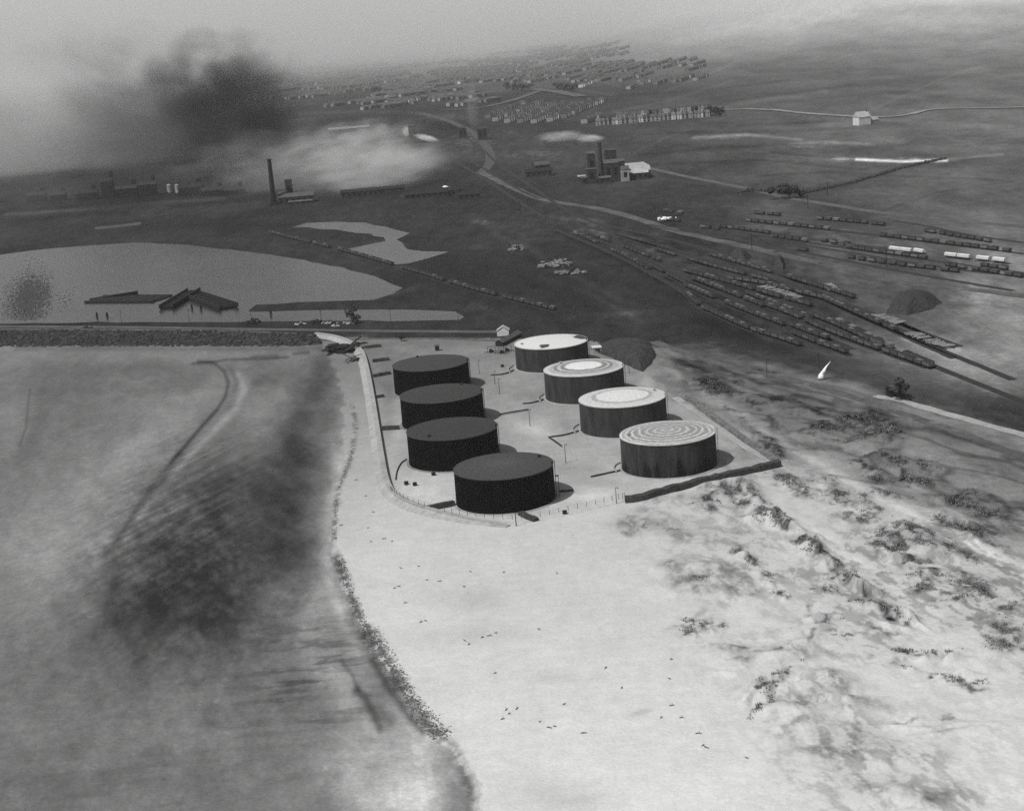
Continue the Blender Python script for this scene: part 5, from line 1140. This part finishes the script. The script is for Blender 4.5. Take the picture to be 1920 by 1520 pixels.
def wrack():
    rnd = random.Random(31); mb = MB()
    for pts, w, n in (([(632, 1045), (645, 1075), (655, 1110), (672, 1150), (690, 1185)], 8, 560), ([(690, 1185), (712, 1215), (740, 1262), (772, 1310), (800, 1350), (826, 1376)], 15, 1300), ([(660, 760), (668, 800), (660, 850), (650, 880), (634, 915), (628, 960), (626, 1010)], 4, 320), ([(682, 690), (690, 740), (700, 800)], 4, 90)):
        L = smooth_line(pts, 2)
        for i in range(n):
            t = rnd.random() * (len(L) - 1); k_ = min(int(t), len(L) - 2); u = t - k_; a = L[k_][0] * (1 - u) + L[k_ + 1][0] * u + max(-1.3, min(1.3, rnd.gauss(0, .7))) * w; b = L[k_][1] * (1 - u) + L[k_ + 1][1] * u + rnd.gauss(0, w * .4)
            x, y = P(a, b); mb.ico((x, y, gz(x, y) + .05), rnd.uniform(.1, .27), i, .6, 0, .5)
    o = mb.build('seaweed_wrack', M_WEED); tag(o, 'dark band of seaweed wrack along the tide line', 'seaweed', None, 'stuff')
wrack()
def water_weed():
    rnd = random.Random(41); mb = MB()
    for i in range(5200):
        u, v = rnd.gauss(0, .45), rnd.gauss(0, .5); a = 56 + u * 46 - v * 8; b = 558 + v * 46
        if b > 601 or a > 98 + rnd.gauss(0, 4) or a < -20: continue
        x, y = P(a, b); r = rnd.uniform(.2, .62); mb.ico((x, y, .1), r, i, .3, 0, .4)
    for i in range(60):
        x, y = P(rnd.gauss(116, 12), rnd.gauss(556, 10)); mb.ico((x, y, .1), rnd.uniform(.3, .7), i, .35, 0, .4)
    tag(mb.build('water_weed', mat('reed_weed', .045, var=.4)), 'dark patch of weed and reeds in the lagoon at the far left', 'weed', None, 'stuff')
water_weed()
def driftwood():
    rnd = random.Random(12); lm = []
    for k_ in range(5):
        b = MB(); L = rnd.uniform(.7, 1.9); b.tube([(-L / 2, 0, .18), (0, rnd.uniform(-.2, .2), .25), (L / 2, rnd.uniform(-.3, .3), .12)], [.11, .09, .06], 6)
        b.tube([(0, 0, .2), (L * .2, .5, .6)], [.1, .04], 5); lm.append(b.mesh('driftwood_log', mat('driftwood', .09, var=.3)))
    spots = [(762, 910), (945, 1073), (695, 1016), (640, 985), (735, 1015), (752, 1065), (785, 1062), (800, 1088), (825, 1090), (740, 1103), (748, 1100), (870, 1100), (905, 1195), (918, 1192), (930, 1187), (790, 1166), (798, 1164), (880, 1208), (872, 1201), (928, 1262), (950, 1330), (955, 1338), (943, 1348), (970, 1328), (1012, 1353), (1030, 1364), (1040, 1362), (1057, 1320), (1094, 1374), (1255, 1272), (1260, 1322), (1240, 1345), (1278, 1345), (1310, 1375), (1318, 1398), (1325, 1402), (1400, 1423), (1165, 1289), (1135, 1252), (1259, 1236), (1045, 1075), (882, 1072), (760, 1130), (1010, 1180), (686, 930), (668, 900), (690, 990), (700, 960), (720, 1010)]
    for i, (a, b) in enumerate(spots):
        x, y = P(a, b); o = bpy.data.objects.new('driftwood_log', lm[i % 5]); COL.objects.link(o); o.location = (x, y, gz(x, y) - .04); o.rotation_euler = (0, 0, rnd.uniform(0, 6.28))
        r_ = 'on the upper beach left of the tanks' if b < 1020 else 'on the open pale sand below the tank yard' if b < 1240 else 'on the pale sand low in the picture'
        tag(o, 'dark driftwood log lying ' + r_, 'driftwood', 'driftwood ' + r_)
driftwood()

# ------------------------------------------------------------------ smoke and steam
def vol_mat(name, grey, dens_, scale, lo=.35, hi=.7, warp=.5, fade=None, kind='ball', edge=.35, det=4, aniso=.0):
    m = bpy.data.materials.new(name); m.use_nodes = True; nt = m.node_tree; L = nt.links; nt.nodes.remove(nt.nodes['Principled BSDF'])
    out = nt.nodes['Material Output']; pv = N(nt, 'ShaderNodeVolumePrincipled'); pv.inputs['Color'].default_value = (grey, grey, grey, 1); pv.inputs['Anisotropy'].default_value = aniso
    tc = N(nt, 'ShaderNodeTexCoord'); geo = N(nt, 'ShaderNodeNewGeometry')
    nz = N(nt, 'ShaderNodeTexNoise'); nz.inputs['Scale'].default_value = scale; nz.inputs['Detail'].default_value = det; L.new(tc.outputs['Object'], nz.inputs['Vector'])
    mr = N(nt, 'ShaderNodeMapRange'); mr.inputs['From Min'].default_value = lo; mr.inputs['From Max'].default_value = hi; L.new(nz.outputs['Fac'], mr.inputs['Value'])
    last = mr.outputs[0]
    if kind == 'ball':
        s = N(nt, 'ShaderNodeVectorMath', operation='SUBTRACT'); L.new(nz.outputs['Color'], s.inputs[0]); s.inputs[1].default_value = (.5, .5, .5)
        w = N(nt, 'ShaderNodeVectorMath', operation='MULTIPLY_ADD'); L.new(s.outputs[0], w.inputs[0]); w.inputs[1].default_value = (warp,) * 3; L.new(tc.outputs['Object'], w.inputs[2])
        ln = N(nt, 'ShaderNodeVectorMath', operation='LENGTH'); L.new(w.outputs[0], ln.inputs[0])
        f = N(nt, 'ShaderNodeMapRange', interpolation_type='SMOOTHSTEP'); f.inputs['From Min'].default_value = 1.0; f.inputs['From Max'].default_value = edge; L.new(ln.outputs['Value'], f.inputs['Value'])
        g = N(nt, 'ShaderNodeMath', operation='MULTIPLY'); L.new(last, g.inputs[0]); L.new(f.outputs[0], g.inputs[1]); last = g.outputs[0]
    if fade:
        sx = N(nt, 'ShaderNodeSeparateXYZ'); L.new(tc.outputs['Object'], sx.inputs[0])
        q = N(nt, 'ShaderNodeMapRange'); q.inputs['From Min'].default_value = fade[0]; q.inputs['From Max'].default_value = fade[1]; q.inputs['To Min'].default_value = fade[2]; q.inputs['To Max'].default_value = fade[3]; L.new(sx.outputs['X'], q.inputs['Value'])
        g = N(nt, 'ShaderNodeMath', operation='MULTIPLY'); L.new(last, g.inputs[0]); L.new(q.outputs[0], g.inputs[1]); last = g.outputs[0]
    g = N(nt, 'ShaderNodeMath', operation='MULTIPLY'); L.new(last, g.inputs[0]); g.inputs[1].default_value = dens_; L.new(g.outputs[0], pv.inputs['Density'])
    L.new(pv.outputs[0], out.inputs['Volume']); return m
def ball_mesh():
    b = MB(); n = 12; b.lathe([(math.sin(math.pi * i / n) if 0 < i < n else .001, -math.cos(math.pi * i / n)) for i in range(n + 1)], 20); return b
def smoke(name, px, py, wpx, hpx, base_py, depth_m, m, label, rot=0.0, cat='smoke', group=None):
    """bank of smoke whose middle is seen at (px,py); base_py = where it stands on the ground"""
    gx, gy = P(px, base_py); dist = gy
    d = vF + (px - CX) / FPX * vR - (py - CY) / FPX * vU; t = gy / d[1]; z = CAM_H + d[2] * t; x = d[0] * t; sc = t / FPX
    o = ball_mesh().build(name, m, None, (x, gy, z)); o.scale = (wpx * sc, depth_m, hpx * sc); o.rotation_euler = (0, rot, 0)
    return tag(o, label, cat, group)
smoke('smoke_bank', 694, 312, 176, 54, 358, 80, vol_mat('pale_smoke', .82, .030, 2.6, .36, .6, .75, (-1, .9, .3, 1.2), edge=.45, det=7), 'pale smoke bank rolling left from a blunt head at the works', -.05)
smoke('smoke_bank', 660, 268, 170, 52, 345, 70, vol_mat('upper_pale_smoke', .8, .024, 3.0, .40, .6, .9, edge=.1, det=7), 'ragged pale smoke boiling up above the blunt smoke bank', -.1)
smoke('smoke_bank', 520, 310, 220, 80, 358, 80, vol_mat('thin_pale_smoke', .8, .010, 2.8, .36, .62, .9, edge=.05, det=6), 'thin pale smoke drifting behind the tall black chimney')
smoke('smoke_plume', 420, 180, 200, 140, 300, 130, vol_mat('black_smoke', .03, .034, 2.6, .40, .6, 1.1, edge=.0, det=6), 'black smoke cloud hanging over the works at left')
smoke('smoke_plume', 500, 235, 95, 62, 300, 80, vol_mat('black_smoke_core', .03, .034, 2.0, .34, .6, .9, edge=.05, det=6), 'densest knot of black smoke right under the black cloud', .6)
smoke('smoke_plume', 300, 225, 300, 170, 310, 120, vol_mat('brown_smoke', .08, .019, 2.3, .40, .64, .9, edge=.0, det=6), 'thinner dark smoke trailing down left of the black cloud', .5)
smoke('smoke_plume', 380, 336, 180, 72, 384, 45, vol_mat('low_dark_smoke', .05, .030, 2.8, .38, .62, .8, edge=.05, det=6), 'low dark smoke over the works blocks at left')
smoke('smoke_plume', 205, 346, 140, 64, 390, 45, vol_mat('low_dark_smoke_left', .06, .030, 2.6, .38, .64, .8, edge=.05, det=6), 'low dark smoke rising by the tall gantry block')
smoke('smoke_plume', 90, 364, 130, 40, 392, 35, vol_mat('ground_smoke', .2, .034, 2.6, .36, .64, .7, edge=.05, det=6), 'dark ground smoke over the far left works blocks')
smoke('smog_layer', 60, 230, 430, 190, 330, 170, vol_mat('grey_smog', .95, .0075, 1.9, .32, .68, .6, edge=.1, det=5), 'wide grey smog spreading over the far left of the plain')
GST = 'white steam puffs'
smoke('steam_puff', 800, 259, 28, 7, 268, 10, vol_mat('steam_a', .97, .26, 2.6, .3, .6, .5), 'white steam streaming right of the dark tower above the smoke bank', .28, 'steam', GST)
smoke('steam_puff', 765, 246, 16, 13, 268, 12, vol_mat('steam_b', .97, .12, 2.4, .3, .6, .6), 'upright white steam puff above the smoke bank', 0, 'steam', GST)
smoke('steam_puff', 715, 240, 20, 14, 268, 16, vol_mat('steam_c', .95, .02, 2.2, .3, .6, .6), 'faint pale steam puff left of the upright one', 0, 'steam', GST)
smoke('steam_puff', 640, 262, 60, 16, 268, 24, vol_mat('steam_d', .95, .012, 2.2, .3, .6, .6), 'faint long steam streak near the long pale-roofed shed', 0, 'steam', GST)
smoke('steam_plume', 1103, 259, 36, 9, 341, 7, vol_mat('steam_g', .95, .26, 2.4, .3, .62, .5, (-1, .9, .2, 1.2)), 'white steam plume blowing left off the colliery chimney top', .08, 'steam', GST)
smoke('steam_plume', 1050, 255, 56, 12, 341, 14, vol_mat('steam_h', .95, .06, 2.2, .3, .62, .6), 'faint far end of the steam blown from the colliery chimney', 0, 'steam', GST)
smoke('smoke_puff', 885, 195, 16, 60, 262, 30, vol_mat('faint_smoke', .9, .006, 1.8, .3, .66, .6), 'faint upright column of pale smoke at the end of the curved road', 0, 'smoke')
M_STEAM = mat('dense_steam', .8, rough=1, var=.06, scale=.4, spec=0)
def dense_steam(name, pts, rads, label, group=None, seed=0, n=60):
    rnd = random.Random(seed); b = MB(); L = len(pts) - 1
    for i in range(n):
        t = rnd.random() * L; k_ = min(int(t), L - 1); u = t - k_
        p = [pts[k_][c] * (1 - u) + pts[k_ + 1][c] * u for c in range(3)]; r = rads[k_] * (1 - u) + rads[k_ + 1] * u
        b.ico((p[0] + rnd.gauss(0, r * .35), p[1] + rnd.gauss(0, r * .35), max(.2, p[2] + rnd.gauss(0, r * .35))), r * rnd.uniform(.7, 1.25), seed * 999 + i, 1, 0, .2)
    o = b.build(name, M_STEAM, smooth=True); return tag(o, label, 'steam', group)
x, y = P(1541, 712); s_ = MPP(1541, 712)
def steam_jet():
    b = MB(); n = 18; pts = []; rr = []; rnd = random.Random(3)
    for i in range(n):
        t = i / (n - 1); pts.append(((-3 + 4 * t + 16 * t ** 1.6) * s_, rnd.gauss(0, .15), (.4 + 33 * t) * s_)); rr.append(s_ * ((6.2 * (1 - t) ** 1.15) * min(1, .7 + t * 2) + .25) * rnd.uniform(.93, 1.07))
    b.tube(pts, rr, 14); o = b.build('steam_jet', M_STEAM, None, (x, y, 0), smooth=True); tag(o, 'bright white leaning jet of steam beside the cinder track right of the tanks', 'steam')
steam_jet()
for (a0, b0, a1, b1, w, base, l, sd) in ((836, 352, 858, 360, 3.2, 363, 'small bright locomotive steam below the head of the smoke bank', 5), (1236, 410, 1268, 411, 2.6, 415, 'small white locomotive steam beside the upper sidings', 6)):
    x0, y0 = P((a0 + a1) / 2, base); s_ = MPP((a0 + a1) / 2, base); h0 = (base - b0) * s_; h1 = (base - b1) * s_; xw = (a1 - a0) / 2 * s_
    dense_steam('steam_puff', [(x0 - xw, y0, h0), (x0 - xw * .2, y0, h0 * .4 + h1 * .6 + s_ * 1.5), (x0 + xw, y0, h1)], [w * 1.1 * s_, w * s_, w * .5 * s_], l, GST, sd, 60)

# ------------------------------------------------------------------ haze
hz = MB(); hz.box((0, 0, 0), (26000, 15500, 1))
hm = bpy.data.materials.new('haze_air'); hm.use_nodes = True; hn = hm.node_tree; hn.nodes.remove(hn.nodes['Principled BSDF']); hv = N(hn, 'ShaderNodeVolumePrincipled')
hv.inputs['Color'].default_value = (.97, .97, .97, 1); hv.inputs['Density'].default_value = 3.2e-5; hv.inputs['Anisotropy'].default_value = 0.0
hn.links.new(hv.outputs[0], hn.nodes['Material Output'].inputs['Volume'])
ho = hz.build('haze', hm, None, (0, 7000, -3)); ho.scale = (1, 1, 950); ho['kind'] = 'stuff'; ho['label'] = 'pale industrial haze thickening towards the mountain'; ho['category'] = 'haze'
vs = MB(); vs.box((0, 0, 0), (24000, 12000, 880)); vm = bpy.data.materials.new('valley_smog_air'); vm.use_nodes = True; vn = vm.node_tree; vn.nodes.remove(vn.nodes['Principled BSDF'])
vp = N(vn, 'ShaderNodeVolumePrincipled'); vp.inputs['Color'].default_value = (.98, .98, .98, 1); tcv = N(vn, 'ShaderNodeTexCoord'); sxv = N(vn, 'ShaderNodeSeparateXYZ'); vn.links.new(tcv.outputs['Object'], sxv.inputs[0])
mrv = N(vn, 'ShaderNodeMapRange', interpolation_type='SMOOTHSTEP'); mrv.inputs['From Min'].default_value = -5900; mrv.inputs['From Max'].default_value = 2000; mrv.inputs['To Min'].default_value = 0; mrv.inputs['To Max'].default_value = 1.9e-3
vn.links.new(sxv.outputs['Y'], mrv.inputs['Value']); vn.links.new(mrv.outputs[0], vp.inputs['Density']); vn.links.new(vp.outputs[0], vn.nodes['Material Output'].inputs['Volume'])
vo = vs.build('valley_smog', vm, None, (0, 8500, -2)); tag(vo, 'bright smoky mist filling the valley under the far mountain', 'mist', None, 'stuff')
SC['counts'] = '%d houses %d wagons' % (cnt[0], NW[0])
print('houses', cnt[0], 'wagons', NW[0], 'objects', len(bpy.data.objects))
